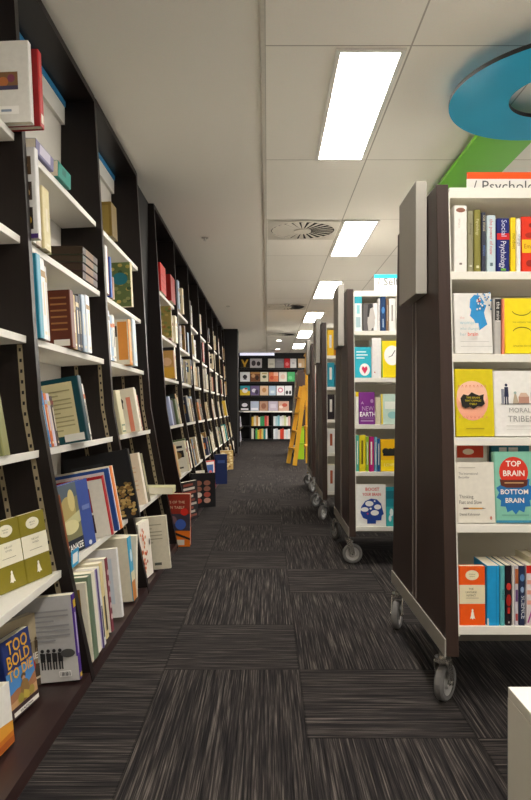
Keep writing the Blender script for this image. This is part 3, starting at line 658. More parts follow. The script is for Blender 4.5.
far_book('dark blue book beside pale lavender-blue one', 3, 2, 0.25, 0.2, 0.21, 0.18, '#252f4d', '#252f4d', 0.0)
far_book('orange spine on lowest shelf, fourth bay', 3, 1, 0.03, 0.06, 0.27, 0.2, '#c8743a', '#c8743a', 0.0)
far_book('buff spine beside the orange one on lowest shelf, fourth bay', 3, 1, 0.1, 0.08, 0.26, 0.2, '#cdb98c', '#c4b183', 0.0)
taken = {(3, 5), (3, 4), (3, 3), (3, 2), (3, 1), (3, 0), (5, 0), (7, 0)}
used = set()
for i in range(3, 11):
    y0, y1 = bays[i]
    for lv in range(5, -1, -1):
        y = 0.03 if (i, lv) not in taken else 0.56
        if lv == 0 and (i, lv) in taken and i != 3: continue
        if (i, lv) == (3, 5): continue
        if (i, lv) == (3, 0): continue
        n = 5 if i < 5 else (4 if i < 8 else 3)
        if (i, lv) in taken: n = 3
        if lv == 5 and R.random() < 0.35: n = 2
        y += R.choice([0.0, 0.05, 0.18])
        for q in range(n):
            c = rand_cols(); s = c if R.random() < 0.6 else rand_cols()
            t = R.uniform(0.045, 0.13); h = R.uniform(0.2, 0.285); d = R.uniform(0.16, 0.21)
            if y + t > (y1 - y0) - 0.02: break
            nm = CNAME[s] + (' and ' + CNAME[c] if c != s else '')
            lb = '%s book, %s along, %s of %s dark bay' % (nm, ORD[q], LEVN[lv], BAYN[i])
            far_book(lb, i, lv, y, t, h, d, c, s, R.uniform(-0.015, 0.02), sart=[('rect', .2, .62, .8, .74, R.choice(MIDS_C)), ('rect', .4, .2, .6, .56, '#d9d0b8' if s not in LIGHTS_C else '#5a4c40')],
                     bart=rand_face(c), bulk=i >= 7, group='books on the %s of the %s bay' % (LEVN[lv], BAYN[i]))
            y += t + 0.003 + (R.uniform(0.08, 0.2) if R.random() < 0.3 else 0)
far_book('yellow and white cover book on second shelf, tenth bay', 9, 2, 0.85, 0.05, 0.28, 0.2, '#d9b53a', '#efe6c8', 0.03)
far_book('teal cover book on lowest shelf, ninth bay', 8, 1, 0.7, 0.06, 0.28, 0.22, '#1c8f96', '#1c7f86', 0.03)

# price ticket clipped on the lowest shelf of the second bay
tk = MB(); tk.box(-0.7130, -0.7115, 2.36, 2.45, 0.366, 0.428, mat('#1c9ad0', 0.4)); tk.box(-0.7113, -0.7107, 2.375, 2.435, 0.378, 0.415, mat('#f2f2f0', 0.4))
o = tk.build('price_ticket'); o['label'] = 'small bright blue price ticket clipped to lowest white shelf edge'; o['category'] = 'price ticket'

# ------------------------------------------------------------------ trolleys
TL = 1.06
def hd(h): return 0.435 - 0.12 * (h - 0.18) / 1.5
TLEV = [0.245, 0.57, 0.852, 1.13, 1.40]
TYRE = mat('#6f6d6b', 0.6); HUBM = mat('#b4b2ae', 0.4, 0.3)
def caster(parent, x, y, nrm):
    """nrm = angle of the wheel's axle"""
    ax = Vector((math.cos(nrm), math.sin(nrm), 0)); tr = Vector((-ax.y, ax.x, 0)); r = 0.06
    c0 = Vector((x, y, 0)); wc = c0 + tr * 0.018 + Vector((0, 0, r + 0.001))
    m = MB(); m.cyl(c0 + Vector((0, 0, 0.158)), (0, 0, 1), 0.012, 0.024, CHROME, 14); m.cyl(c0 + Vector((0, 0, 0.14)), (0, 0, 1), 0.026, 0.014, CHROME, 18)
    cs = m.build('caster', parent=parent)
    f = MB()
    for s in (-1, 1):
        a = c0 + ax * (s * 0.023) + Vector((0, 0, 0.135)); b = wc + ax * (s * 0.023)
        f.bar(a, b, 0.034, 0.003, CHROME, side=tr)
    f.bar(c0 + ax * -0.024 + Vector((0, 0, 0.134)), c0 + ax * 0.024 + Vector((0, 0, 0.134)), 0.036, 0.003, CHROME, side=tr)
    f.build('fork', parent=cs)
    w = MB(); w.lathe(wc, ax, [(0.042, -0.014), (r - 0.006, -0.015), (r, -0.009), (r, 0.009), (r - 0.006, 0.015), (0.042, 0.014)], TYRE, 32)
    w.lathe(wc, ax, [(0.0, -0.008), (0.018, -0.016), (0.024, -0.008), (0.042, -0.012), (0.042, 0.012), (0.024, 0.008), (0.018, 0.016), (0.0, 0.008)], HUBM, 28)
    w.cyl(wc, ax, 0.007, 0.056, CHROME, 12)
    w.build('wheel', parent=cs, smooth=False)
TL1 = [0.268, 0.582, 0.856, 1.124, 1.395]; TL2 = [0.236, 0.564, 0.849, 1.134, 1.425]
def trolley(x, y, rz, label, cast=None, plate=True, levels=None):
    levels = levels or TLEV
    t = thing('book_trolley', label, 'book trolley', (x, y, 0), rz, 'double-sided book trolleys')
    for (x0, x1, lx0, lx1) in ((0, 0.04, 0.0402, 0.0435), (TL - 0.04, TL, TL - 0.0435, TL - 0.0402)):
        p = MB(); p.prism([(-hd(0.18), 0.178), (hd(0.18), 0.178), (hd(1.685), 1.685), (-hd(1.685), 1.685)], x0, x1, 'x', TROL); p.build('end_panel', parent=t, bevel=0.002)
        l = MB(); zb = levels[0] - 0.028; l.prism([(-hd(zb) + 0.001, zb), (hd(zb) - 0.001, zb), (hd(1.66) - 0.001, 1.66), (-hd(1.66) + 0.001, 1.66)], lx0, lx1, 'x', WHITE); l.build('inner_lining', parent=t)
    for (a, s) in ((0, -1), (TL, 1)):
        k = MB(); e = hd(0.2) + 0.001
        k.box(min(a + s * 0.004, a + s * 0.0002), max(a + s * 0.004, a + s * 0.0002), -e, e, 0.178, 0.232, SILVER); k.build('kick_strip', parent=t)
        g = MB()
        for q in (-0.03, 0.022): g.box(min(a, a + s * 0.003), max(a, a + s * 0.003), q - 0.003, q + 0.003, 0.24, 1.66, mat('#8f857e', 0.4, 0.2))
        g.build('hanging_rail', parent=t)
    b = MB(); b.box(0.045, TL - 0.045, -0.008, 0.008, 0.2, 1.66, mat('#bdb8ac', 0.6, noise=0.02)); b.build('divider_panel', parent=t)
    for h in levels:
        for s in (-1, 1):
            f = hd(h) - 0.006; q = MB(); q.box(0.0445, TL - 0.0445, min(s * 0.009, s * f), max(s * 0.009, s * f), h - 0.026, h, WHITE); q.build('shelf', parent=t, bevel=0.0015)
    p = MB(); p.box(0.0445, TL - 0.0445, -0.3, 0.3, 0.18, 0.216, mat('#8d8880', 0.6)); p.build('plinth', parent=t)
    tp = MB(); f = hd(1.66) - 0.004; tp.box(0.0445, TL - 0.0445, -f, f, 1.64, 1.675, WHITE); tp.build('top_board', parent=t, bevel=0.0015)
    if plate:
        s = MB(); s.box(-0.042, -0.003, -0.205, 0.077, 1.345, 1.735, SILVER); s.build('end_sign_plate', parent=t, bevel=0.002)
    cast = cast or [2.6, 2.2, 1.2, 1.9]
    for k, (cx, cy) in enumerate(((0.0, -0.35), (0.0, 0.37), (TL - 0.05, -0.35), (TL - 0.05, 0.37))):
        caster(t, cx + 0.012, cy, cast[k])
    return t
trolley(0.554, 2.45, 0, 'dark double-sided book trolley under the psychology sign, closest of the trolleys', [-0.68, 2.75, 1.2, 0.7], levels=TL1)
trolley(0.49, 4.33, 0, 'dark book trolley under the self-help sign, next behind the psychology trolley', [-1.68, 0.4, 1.2, 0.7], levels=TL2)
trolley(0.465, 5.9, 0, 'dark book trolley third along the aisle, mostly hidden behind the self-help trolley')
trolley(0.50, 7.72, 0, 'dark book trolley fourth along the aisle, before the yellow ladder')
trolley(0.90, 12.6, PI / 2, 'dark book trolley beyond the yellow ladder, turned with its end to the aisle', plate=False)

def header_sign(x, y, strip, txt, label, sz=0.34):
    t = thing('header_sign', label, 'sign', (x, y, 1.6755))
    b = MB(); b.box(0, 0.62, -0.004, 0.004, 0.0005, 0.150, mat('#e6e6e2', 0.4, noise=0.01)); b.box(0, 0.62, -0.0045, 0.0045, 0.126, 0.151, mat(strip, 0.4, noise=0.01)); b.build('board', parent=t)
    l = MB(); put_art(l, [('text', txt, 0.035, 0.49, sz, 'l', '#55575a')], lambda a, c, o: (a, -0.0042 - o, c), 0.62, 0.165)
    l.build('lettering', parent=t)
header_sign(0.742, 2.42, '#ee5a1e', '/ Psychology', 'white trolley-top sign with orange strip reading psychology')
header_sign(0.70, 4.27, '#38c4d6', '/ Self-help', 'white trolley-top sign with turquoise strip reading self-help', 0.42)

FACE = -PI / 2
def on_trolley(tr, lv, u0, u1, vt, label, cover, d=0.15, face=False, set_back=0.0, vb=None, **k):
    """a book on the near side of trolley tr, measured across the shelf in metres from the aisle-side panel"""
    (tx, ty) = tr; h0 = (TL1 if ty < 3 else TL2 if ty < 5 else TLEV)[lv]; yf = ty - hd(h0) + 0.014 + set_back
    if ty < 3: dx = (0.002, 0.004, 0.007, 0.009, 0.008)[lv]; u0 += dx; u1 += dx
    if face:      # front cover to the viewer
        w = u1 - u0; th = k.pop('t', 0.02)
        ln = k.pop('lean', 0.10)
        return book(label, th, vt, w, cover, (tx + u0, yf + th / 2 + 0.002, h0), FACE, art=k.pop('art', ()), lean=ln, **k)
    t = u1 - u0
    return book(label, t - 0.0016, vt, d, cover, (tx + (u0 + u1) / 2, yf, h0), 0, **k)

T1 = (0.554, 2.45); K = 0.00318
def a1(u): return (u - 267.5) * K - 0.554      # distance across the first trolley's shelf
def spine_letters(txt, c, size=0.07, y=0.9, x=0.5):
    return ('text', txt, x - 0.18, y, size, 'l', 'd', c)
# top shelf
L = 4
on_trolley(T1, L, 0.046, 0.09, 0.215, 'thick white hardback with brown badge, first on top shelf of psychology trolley', '#efece6', set_back=-0.006, hard=True, sart=[('ell', .5, .93, .36, .035, '#8a5a48'), spine_letters('What is', '#c9bdb4', 0.045, .8), ('rect', .4, .1, .6, .13, '#8a8078')])
on_trolley(T1, L, 0.092, 0.113, 0.2, 'grey-olive paperback beside the thick white hardback', '#8f8c70', sart=[spine_letters('thinking', '#5e5c46', .06, .8), ('rect', .3, .08, .7, .11, '#d0cdb8')])
on_trolley(T1, L, 0.1135, 0.137, 0.203, 'olive green paperback between grey-olive and slate books', '#87823f', sart=[spine_letters('Psychology', '#d8d4a4', .06, .85), ('rect', .3, .06, .7, .1, '#e4dfb8')])
on_trolley(T1, L, 0.138, 0.153, 0.195, 'slim slate paperback with white lettered spine on top shelf', '#3a3c4c', sart=[spine_letters('the mind', '#c9bfa4', .075, .95), spine_letters('within', '#6f8ac0', .075, .45)])
on_trolley(T1, L, 0.155, 0.186, 0.185, 'pale blue paperback with red lettered spine on top shelf', '#c4d6dc', sart=[spine_letters('the power of now', '#d0403c', .085, .93), ('rect', .35, .1, .65, .16, '#5f7680')])
on_trolley(T1, L, 0.1875, 0.231, 0.175, 'navy spine with red band and white lettering on top shelf', '#16206e', hard=True, sart=[('rect', 0, .6, 1, .72, '#cf2222'), ('text', 'Social', .36, .97, .14, 'l', 'd', '#c9d0ea'), ('text', 'Psychology', .3, .57, .145, 'l', 'dn', '#e6eaf6'), ('rect', .3, .02, .7, .06, '#6fb83a')])
on_trolley(T1, L, 0.2325, 0.252, 0.178, 'slim yellow paperback beside the navy spine', '#f2d21c', sart=[spine_letters('mindset', '#8a6a10', .09, .7)])
on_trolley(T1, L, 0.2525, 0.268, 0.174, 'slim white paperback beside the slim yellow one on top shelf', '#efeeea', sart=[spine_letters('change', '#8a8680', .08, .7)])
on_trolley(T1, L, 0.272, 0.40, 0.182, 'red cover with yellow band facing out on top shelf', '#df3316', face=True, lean=0.03, art=[('rect', 0, .34, 1, .58, '#f3c51c'), ('text', 'Emotional', .06, .42, .12, 'l', 'n', '#a84a12'), ('ell', .24, .84, .06, .04, '#8f1e10'), ('ell', .24, .66, .16, .05, '#b32a14'), ('ell', .2, .15, .1, .06, '#9a2010')], t=0.03)
# second shelf
L = 3
on_trolley(T1, L, 0.0455, 0.1675, 0.2, 'white cover with blue shattering head, facing out on psychology trolley', '#e4e2de', face=True, t=0.022,
  art=[('poly', [(.42, .62), (.46, .72), (.42, .76), (.44, .9), (.55, .97), (.7, .96), (.8, .86), (.86, .78), (.8, .68), (.82, .6), (.88, .48), (.66, .38), (.64, .5), (.56, .5), (.52, .56)], '#2a8fce'), ('ell', .68, .88, .05, .03, '#b02a38')]
  + [('ell', R.uniform(.6, .98), R.uniform(.72, 1.0), .022, .016, R.choice(['#2a8fce', '#e4e2de', '#3a5a7a', '#e4e2de'])) for _ in range(40)]
  + [('text', 'the', .12, .56, .06, 'l', '#d8a8a0'), ('text', 'woman', .12, .47, .085, 'l', '#9fc4d0'), ('text', 'who changed', .12, .375, .075, 'l', 'n', '#a9c0c4'), ('text', 'her', .12, .28, .075, 'l', '#a9c0c4'), ('text', 'brain', .32, .28, .085, 'l', 'b', '#e07868'), ('rect', .12, .18, .88, .19, '#c4c2be'), ('rect', .12, .1, .95, .11, '#c4c2be')])
on_trolley(T1, L, 0.170, 0.195, 0.182, 'grey spine with black top block on second shelf', '#bdb9b4', d=0.13, sart=[('rect', .1, .6, .95, .98, '#2a2a2c'), spine_letters('the mind', '#e6e2dc', .1, .93)])
on_trolley(T1, L, 0.1955, 0.206, 0.178, 'slim orange-pink spine beside the yellow smile cover', '#e8896a', d=0.13)
on_trolley(T1, L, 0.208, 0.318, 0.183, 'yellow cover with a smile over a frown, facing out', '#f2dc10', face=True, t=0.022,
  art=[('arc', .52, .8, .3, .12, 200, 340, .016, '#6a5c10'), ('arc', .52, .36, .3, .12, 20, 160, .016, '#6a5c10'), ('text', 'THE HAPPINESS TRAP', .52, .55, .035, 'c', '#8a7a18'), ('text', 'UPDATED EDITION', .52, .12, .04, 'c', '#a08c1c')])
# third shelf
L = 2
on_trolley(T1, L, 0.0455, 0.168, 0.218, 'yellow cover with pink brain and black cloud of lettering', '#d6c40e', face=True, t=0.03,
  art=[('ell', .44, .52, .42, .29, '#f0a88a'), ('ell', .44, .62, .40, .2, '#f4c0a4')] + [('arc', .44 + .1 * (q - 3.5), .52, .05, .24, 60, 120, .012, '#d8806a') for q in range(8)] + [('arc', .44 + .1 * (q - 3.5), .5, .05, .24, 240, 300, .012, '#d8806a') for q in range(8)]
  + [('poly', [(.14, .5), (.12, .56), (.2, .62), (.32, .6), (.42, .65), (.52, .62), (.62, .6), (.74, .62), (.72, .55), (.76, .48), (.68, .44), (.56, .44), (.46, .4), (.36, .43), (.24, .41), (.16, .44)], '#16150f'),
     ('text', 'THE BRAIN', .45, .555, .04, 'c', '#d6c40e'), ('text', 'THAT CHANGES', .45, .51, .04, 'c', 'n', '#d6c40e'), ('text', 'ITSELF', .45, .46, .04, 'c', '#d6c40e'), ('rect', .25, .1, .72, .12, '#b3a210')])
on_trolley(T1, L, 0.17, 0.318, 0.212, 'white cover with little figures and houses titled moral tribes', '#e9e7e3', face=True, t=0.03,
  art=[('rect', .16, .5, .22, .72, '#8a8c98'), ('ell', .27, .78, .03, .022, '#1f2444'), ('poly', [(.22, .6), (.32, .6), (.31, .75), (.23, .75)], '#1f2444'), ('rect', .23, .48, .26, .6, '#1f2444'), ('rect', .28, .48, .31, .6, '#1f2444'), ('ell', .46, .66, .03, .022, '#9ab0a8'), ('poly', [(.4, .49), (.54, .49), (.48, .64), (.44, .64)], '#b7a890'), ('rect', .53, .5, .76, .6, '#b88a78'), ('poly', [(.53, .6), (.76, .6), (.7, .66), (.58, .66)], '#d0b4a0'), ('poly', [(.8, .49), (1, .49), (1, .68), (.9, .76), (.8, .66)], '#2a3160'), ('rect', .14, .485, 1, .495, '#4a4c58'),
       ('text', 'MORAL', .55, .36, .10, 'c', '#9c9a98'), ('text', 'TRIBES', .55, .22, .13, 'c', '#9c9a98'), ('rect', .24, .15, .86, .16, '#cfccc8'), ('rect', .24, .1, .86, .105, '#cfccc8')])
# fourth shelf
L = 1
on_trolley(T1, L, 0.0455, 0.166, 0.192, 'pale cover with thin pencil titled thinking fast and slow', '#ddd8cc', face=True, t=0.03,
  art=[('text', 'The International', .06, .79, .058, 'l', 'n', '#6a655e'), ('text', 'Bestseller', .06, .73, .058, 'l', 'n', '#6a655e'), ('text', 'Thinking,', .06, .40, .085, 'l', 'n', '#6a665f'), ('text', 'Fast and Slow', .06, .31, .085, 'l', 'n', '#6a665f'), ('rect', .16, .228, .3, .248, '#5a2420'), ('rect', .3, .228, .66, .248, '#d89a30'), ('poly', [(.66, .228), (.76, .238), (.66, .248)], '#5a5048'), ('text', 'Daniel Kahneman', .06, .12, .06, 'l', 'n', '#6a655e'), ('ell', .88, .08, .03, .03, '#c07a68'), ('rect', .06, .9, .5, .915, '#b8b2a6')])
on_trolley(T1, L, 0.168, 0.29, 0.226, 'mint cover with red circle and blue splat titled top brain bottom brain', '#82c0aa', face=True, t=0.03,
  art=[('poly', [(.3 + .0 + (.46 + (.1 if q % 2 else 0)) * .9 * math.cos(2 * PI * q / 28) + .22, .42 + (.25 + (.055 if q % 2 else 0)) * math.sin(2 * PI * q / 28)) for q in range(28)], '#1f6fb0'), ('ell', .5, .71, .38, .215, '#d4321e'), ('poly', [(.13, .6), (.87, .6), (.84, .52), (.7, .49), (.3, .49), (.16, .52)], '#5a2a1c'),
       ('text', 'TOP', .5, .79, .11, 'c', 'b', '#f0ebe2'), ('text', 'BRAIN', .5, .655, .11, 'c', 'b', '#f0ebe2'), ('rect', .25, .55, .75, .565, '#c9a070'), ('text', 'BOTTOM', .5, .40, .095, 'c', 'b', '#f0ebe2'), ('text', 'BRAIN', .5, .28, .095, 'c', 'b', '#f0ebe2'), ('rect', .15, .1, .85, .115, '#6aa592'), ('rect', 0, .0, 1, .035, '#3a86a6')])
yb1 = T1[1] - hd(TL1[1]) + 0.10
for (x0, h, c, lb, ar) in ((0.05, 0.246, '#e6e2da', 'white and red cover half hidden behind the pencil cover', [('rect', .2, .82, .9, .98, '#d2401e'), ('ell', .5, .9, .15, .04, '#f0e0c8'), ('rect', 0, .72, 1, .80, '#e9e4da')]), (0.19, 0.243, '#2a7f96', 'blue and white cover half hidden behind the mint cover', [('rect', .2, .84, .4, .97, '#f0f0ee'), ('rect', .45, .84, .7, .97, '#f0f0ee')])):
    book(lb, 0.03, h, 0.125, c, (T1[0] + x0, yb1 + 0.02, TL1[1]), FACE, art=ar, lean=0.03)
book('dark green and red spined book lying behind pencil cover', 0.03, 0.11, 0.14, '#3a4a22', (T1[0] + 0.05, yb1 - 0.028, TL1[1] + 0.0), FACE, spine='#3a4a22', art=[('rect', 0, 0, 1, .2, '#701c14')], lean=0.0)
# bottom shelf
L = 0
on_trolley(T1, L, 0.0465, 0.127, 0.184, 'orange and cream classic paperback facing out on bottom shelf', '#ef5a12', face=True, t=0.022, lean=0.03, art=penguin('#ef5a12', '#e9ddba') + [('text', 'THE', .45, .6, .045, 'c', '#5b5334'), ('text', 'LANGUAGE', .45, .545, .045, 'c', 'n', '#5b5334'), ('text', 'INSTINCT', .45, .49, .045, 'c', 'n', '#5b5334')])
for (x0, x1, h, c, lb, sa) in ((0.131, 0.172, .187, '#1f9ad6', 'thick sky blue paperback beside the orange classic', [('rect', .0, .0, .14, .12, '#d8d4ce'), ('rect', .7, 0, .75, 1, '#1883b8')]), (0.1725, 0.189, .187, '#5fb0b4', 'slim teal paperback beside thick sky blue one', [spine_letters('habit', '#2f6f74', .09, .6)]), (0.1895, 0.21, .188, '#231820', 'black spine with red blots on bottom shelf', [('ell', .5, .65, .4, .06, '#c8342c'), ('ell', .5, .42, .42, .1, '#a8261f'), ('rect', .3, .2, .7, .3, '#c8342c'), ('rect', .4, .04, .6, .07, '#d8d0c8')]),
        (0.2105, 0.217, .186, '#ece8e2', 'slim white paperback beside black spine', []), (0.2175, 0.2315, .187, '#c9c4cc', 'white and red flecked spine on bottom shelf', [('rect', .1, .7, .9, .95, '#b0643c'), ('rect', .2, .4, .8, .6, '#6a4a7a'), ('rect', .2, .08, .8, .2, '#b04a4a')]), (0.232, 0.252, .187, '#2a3350', 'dark blue patterned spine between flecked spines', [('ell', .5, .8, .4, .06, '#5a80b0'), ('ell', .5, .6, .3, .05, '#8aa0c0'), spine_letters('SCIENCE', '#d0d4dc', .1, .5)]), (0.254, 0.279, .188, '#ded4d4', 'white spine with red top and pink blocks', [('rect', 0, .87, 1, 1, '#d02418')] + [('rect', .1, .35 + .17 * q, .9, .42 + .17 * q, '#e0a090') for q in range(3)] + [('poly', [(.1, .05), (.3, .05), (.9, .28), (.7, .28)], '#b04a90')])):
    on_trolley(T1, L, x0, x1, h, lb, c, d=0.13, sart=sa)
on_trolley(T1, L, 0.28, 0.32, .205, 'tall cream hardback ending the bottom shelf row', '#dcd2b4', d=0.16, hard=True)

# self-help trolley
T2 = (0.49, 4.33)
def a2(u): return (u - 267.5) * 0.00601 - 0.49
L = 4
on_trolley(T2, L, 0.046, 0.093, 0.212, 'white spine with turquoise top, first on top shelf of self-help trolley', '#e6ecec', sart=[('rect', 0, .8, 1, 1, '#2fa6b8'), ('rect', .2, .1, .8, .4, '#a9c6cc'), ('rect', .3, .5, .7, .75, '#8fd0d8')])
on_trolley(T2, L, 0.10, 0.19, 0.172, 'black and white photograph cover of a face on top shelf', '#5a5656', face=True, t=0.02, art=[('rect', .72, 0, 1, 1, '#e4e2e0'), ('poly', [(.36, 0), (.3, .3), (.35, .6), (.45, .85), (.6, .9), (.72, .82), (.8, .62), (.86, .45), (.8, .4), (.82, .25), (.76, .12), (.6, .08), (.55, 0)], '#b9b3ae'), ('poly', [(.3, .5), (.36, .95), (.6, 1), (.7, .86), (.5, .8), (.42, .5)], '#2a2626')])
for (x0, x1, h, c, lb) in ((.192, .205, .2, '#e6e4e2', 'slim white spine after the photograph cover'), (.206, .24, .212, '#22406a', 'dark blue glossy spine on top shelf of self-help trolley'), (.242, .258, .2, '#8a6f58', 'tan spine after the dark blue glossy one'), (.26, .30, .2, '#f0eeea', 'wide white spine on top shelf of self-help trolley'), (.302, .33, .205, '#e2dfd6', 'ivory spine after the wide white one')):
    on_trolley(T2, L, x0, x1, h, lb, c, d=0.13, sart=[('ell', .5, .6, .3, .1, '#4f8ac8'), ('rect', .4, .1, .6, .35, '#9fb8d4')] if c == '#22406a' else [('rect', .35, .3, .6, .8, '#a8a39c')])
L = 3
on_trolley(T2, L, 0.047, 0.147, 0.19, 'turquoise cover with pink heart in white circle', '#22b0c6', face=True, t=0.02, art=[('ell', .6, .26, .32, .2, '#f2f2f0'), ('poly', [(.6, .12), (.42, .28), (.46, .36), (.54, .36), (.6, .31), (.66, .36), (.74, .36), (.78, .28)], '#d8305a'), ('rect', .1, .82, .7, .86, '#c8ecf0'), ('rect', .1, .72, .8, .76, '#c8ecf0'), ('rect', .1, .62, .6, .66, '#c8ecf0')])
on_trolley(T2, L, 0.15, 0.208, 0.245, 'tall white slipcase between turquoise and yellow covers', '#f3f1ee', d=0.13, sart=[('ell', .3, .14, .06, .02, '#c04a4a')])
on_trolley(T2, L, 0.212, 0.33, 0.228, 'yellow cover with white clock face', '#f0d80c', face=True, t=0.03, art=[('ell', .55, .6, .42, .27, '#f4f3f0'), ('poly', [(.52, .6), (.7, .75), (.72, .73), (.55, .58)], '#4a4a4a'), ('poly', [(.54, .6), (.36, .56), (.36, .54), (.54, .58)], '#4a4a4a'), ('rect', 0, 0, .04, 1, '#3a9a5a')])
L = 2
on_trolley(T2, L, 0.046, 0.066, 0.2, 'slim white and yellow spine on middle shelf of self-help trolley', '#efeee6', d=0.13, sart=[('rect', 0, .85, 1, 1, '#e6c820')])
on_trolley(T2, L, 0.069, 0.166, 0.197, 'purple cover reading a new earth', '#7a2a86', face=True, t=0.02, art=[('text', 'A', .14, .62, .12, 'l', '#d8b8dc'), ('text', 'NEW', .2, .42, .2, 'l', 'n', '#c9a0cc'), ('text', 'EARTH', .06, .24, .2, 'l', 'bn', '#f4eef6'), ('ell', .82, .72, .1, .06, '#b98ac0'), ('rect', .1, .08, .9, .13, '#b48abc'), ('rect', .1, .18, .94, .2, '#b48abc')])
on_trolley(T2, L, 0.168, 0.20, 0.165, 'small cream spine beside the purple cover', '#e0d8bc', d=0.12)
on_trolley(T2, L, 0.204, 0.32, 0.185, 'pale aqua cover on middle shelf of self-help trolley', '#c4dcd0', face=True, t=0.02, art=[('rect', .0, .0, .1, 1, '#dfc84a'), ('rect', .2, .5, .9, .75, '#e6ece2'), ('ell', .6, .3, .25, .12, '#8fc4c4')])
L = 1
for (x0, x1, h, c, lb) in ((.046, .066, .22, '#58b49c', 'seafoam spine first on fourth shelf of self-help trolley'), (.0665, .106, .222, '#e6d422', 'yellow spine beside the seafoam one'), (.1065, .125, .212, '#9ac43a', 'lime green spine beside the yellow one'), (.1255, .157, .212, '#b81c74', 'magenta spine on fourth shelf of self-help trolley'), (.158, .176, .21, '#7ab4d0', 'pale blue spine beside the magenta one'), (.1765, .194, .20, '#1f5fa0', 'mid blue spine before the black flower cover')):
    on_trolley(T2, L, x0, x1, h, lb, c, d=0.13, sart=[('rect', .3, .2, .6, .85, '#f0eee0' if c != '#e6d422' else '#7a6a10')])
on_trolley(T2, L, 0.198, 0.30, 0.195, 'amber yellow cover with black lettering blot, fourth shelf', '#f0b80e', face=True, t=0.02, art=[('ell', .3, .62, .2, .1, '#1a1a1a'), ('ell', .58, .6, .2, .11, '#1a1a1a'), ('ell', .8, .62, .14, .1, '#1a1a1a'), ('rect', .15, .48, .85, .54, '#1a1a1a'), ('rect', 0, 0, 1, .35, '#f4d410'), ('text', 'LOVE', .5, .15, .14, 'c', '#f6ec9a')])
L = 0
on_trolley(T2, L, 0.0465, 0.224, 0.25, 'white cover with blue head full of white ovals reading boost your brain', '#efeeea', face=True, t=0.025, lean=0.06,
  art=[('text', 'BOOST', .55, .85, .105, 'c', 'b', '#d63a34'), ('text', 'YOUR BRAIN', .52, .73, .095, 'c', 'bn', '#d63a34'),
       ('poly', [(.36, .06), (.66, .06), (.66, .14), (.84, .14), (.86, .26), (.93, .29), (.88, .42), (.84, .54), (.7, .64), (.5, .66), (.3, .6), (.16, .46), (.14, .32), (.22, .2), (.36, .16)], '#22469a'),
       ('ell', .44, .54, .14, .065, '#f4f4f4'), ('ell', .72, .46, .12, .06, '#f4f4f4'), ('ell', .28, .4, .13, .055, '#f4f4f4'), ('ell', .62, .32, .14, .065, '#f4f4f4'), ('ell', .48, .42, .04, .025, '#f4f4f4'), ('ell', .38, .3, .03, .02, '#d04a70'), ('ell', .62, .6, .03, .02, '#f4f4f4')])
on_trolley(T2, L, 0.226, 0.33, 0.235, 'teal cover beside the boost your brain cover', '#1f8f9c', face=True, t=0.02, lean=0.06, art=[('rect', 0, 0, 1, .5, '#38b0b4'), ('ell', .3, .35, .1, .1, '#e6f0ee'), ('ell', .22, .2, .08, .08, '#e6f0ee'), ('rect', .0, .7, 1, .9, '#16707e')])

# trolleys three and four: the few books next to their panels show
def filler(tr, wh, cols):
    for L in range(5):
        x = 0.046
        for q, (c, n) in enumerate(cols[L]):
            t = 0.05 if q else 0.06
            on_trolley(tr, L, x, x + t, R.uniform(.19, .235), '%s spine, %s along, %s shelf of the %s trolley' % (n, ORD[q], ('bottom', 'second', 'middle', 'fourth', 'top')[L], wh), c, d=0.13, pages=False, sart=[('rect', .3, .3, .65, .8, '#e6e2da' if n not in ('white', 'cream', 'pale yellow') else '#b0593a')])
            x += t + .002
W_, C_ = ('#efeeea', 'white'), ('#e4dcc4', 'cream')
filler((0.465, 5.9), 'third', [[W_, ('#c9c2b4', 'pale grey'), C_], [W_, ('#2a2226', 'black'), ('#7a2f28', 'brick red')], [('#2a2226', 'black'), W_, ('#d0702c', 'orange')], [('#2090a8', 'teal'), ('#1d6f8a', 'dark teal'), W_], [('#f0c020', 'yellow'), ('#e08a1c', 'orange'), C_]])
filler((0.50, 7.72), 'fourth', [[W_, ('#dfe0dc', 'pale grey')], [W_, C_], [('#e9e2a8', 'pale yellow'), W_], [('#c8502c', 'orange-red'), W_], [('#d8d2c4', 'ivory'), ('#b07a4a', 'tan')]])
# trolley beyond the ladder: covers towards the aisle
tx, ty = 0.90, 12.6
for L in range(5):
    for q in range(5):
        c = R.choice(['#efeeea', '#e6c9d0', '#d9d4cc', '#c87a8a', '#a33226', '#e8e0c8', '#8f8a8c', '#d8a05a'])
        h0 = TLEV[L]
        o = book('%s on the %s shelf facing the aisle, trolley beyond the ladder' % ('%s tiny cover' % ORD[q], ('bottom', 'second', 'middle', 'fourth', 'top')[L]), 0.02, 0.22, 0.155, c, (tx - hd(h0) + 0.025, ty + 0.06 + (4 - q) * 0.185 + 0.16, h0), PI, pages=False, lean=0.12, art=rand_face(c), bulk=True)

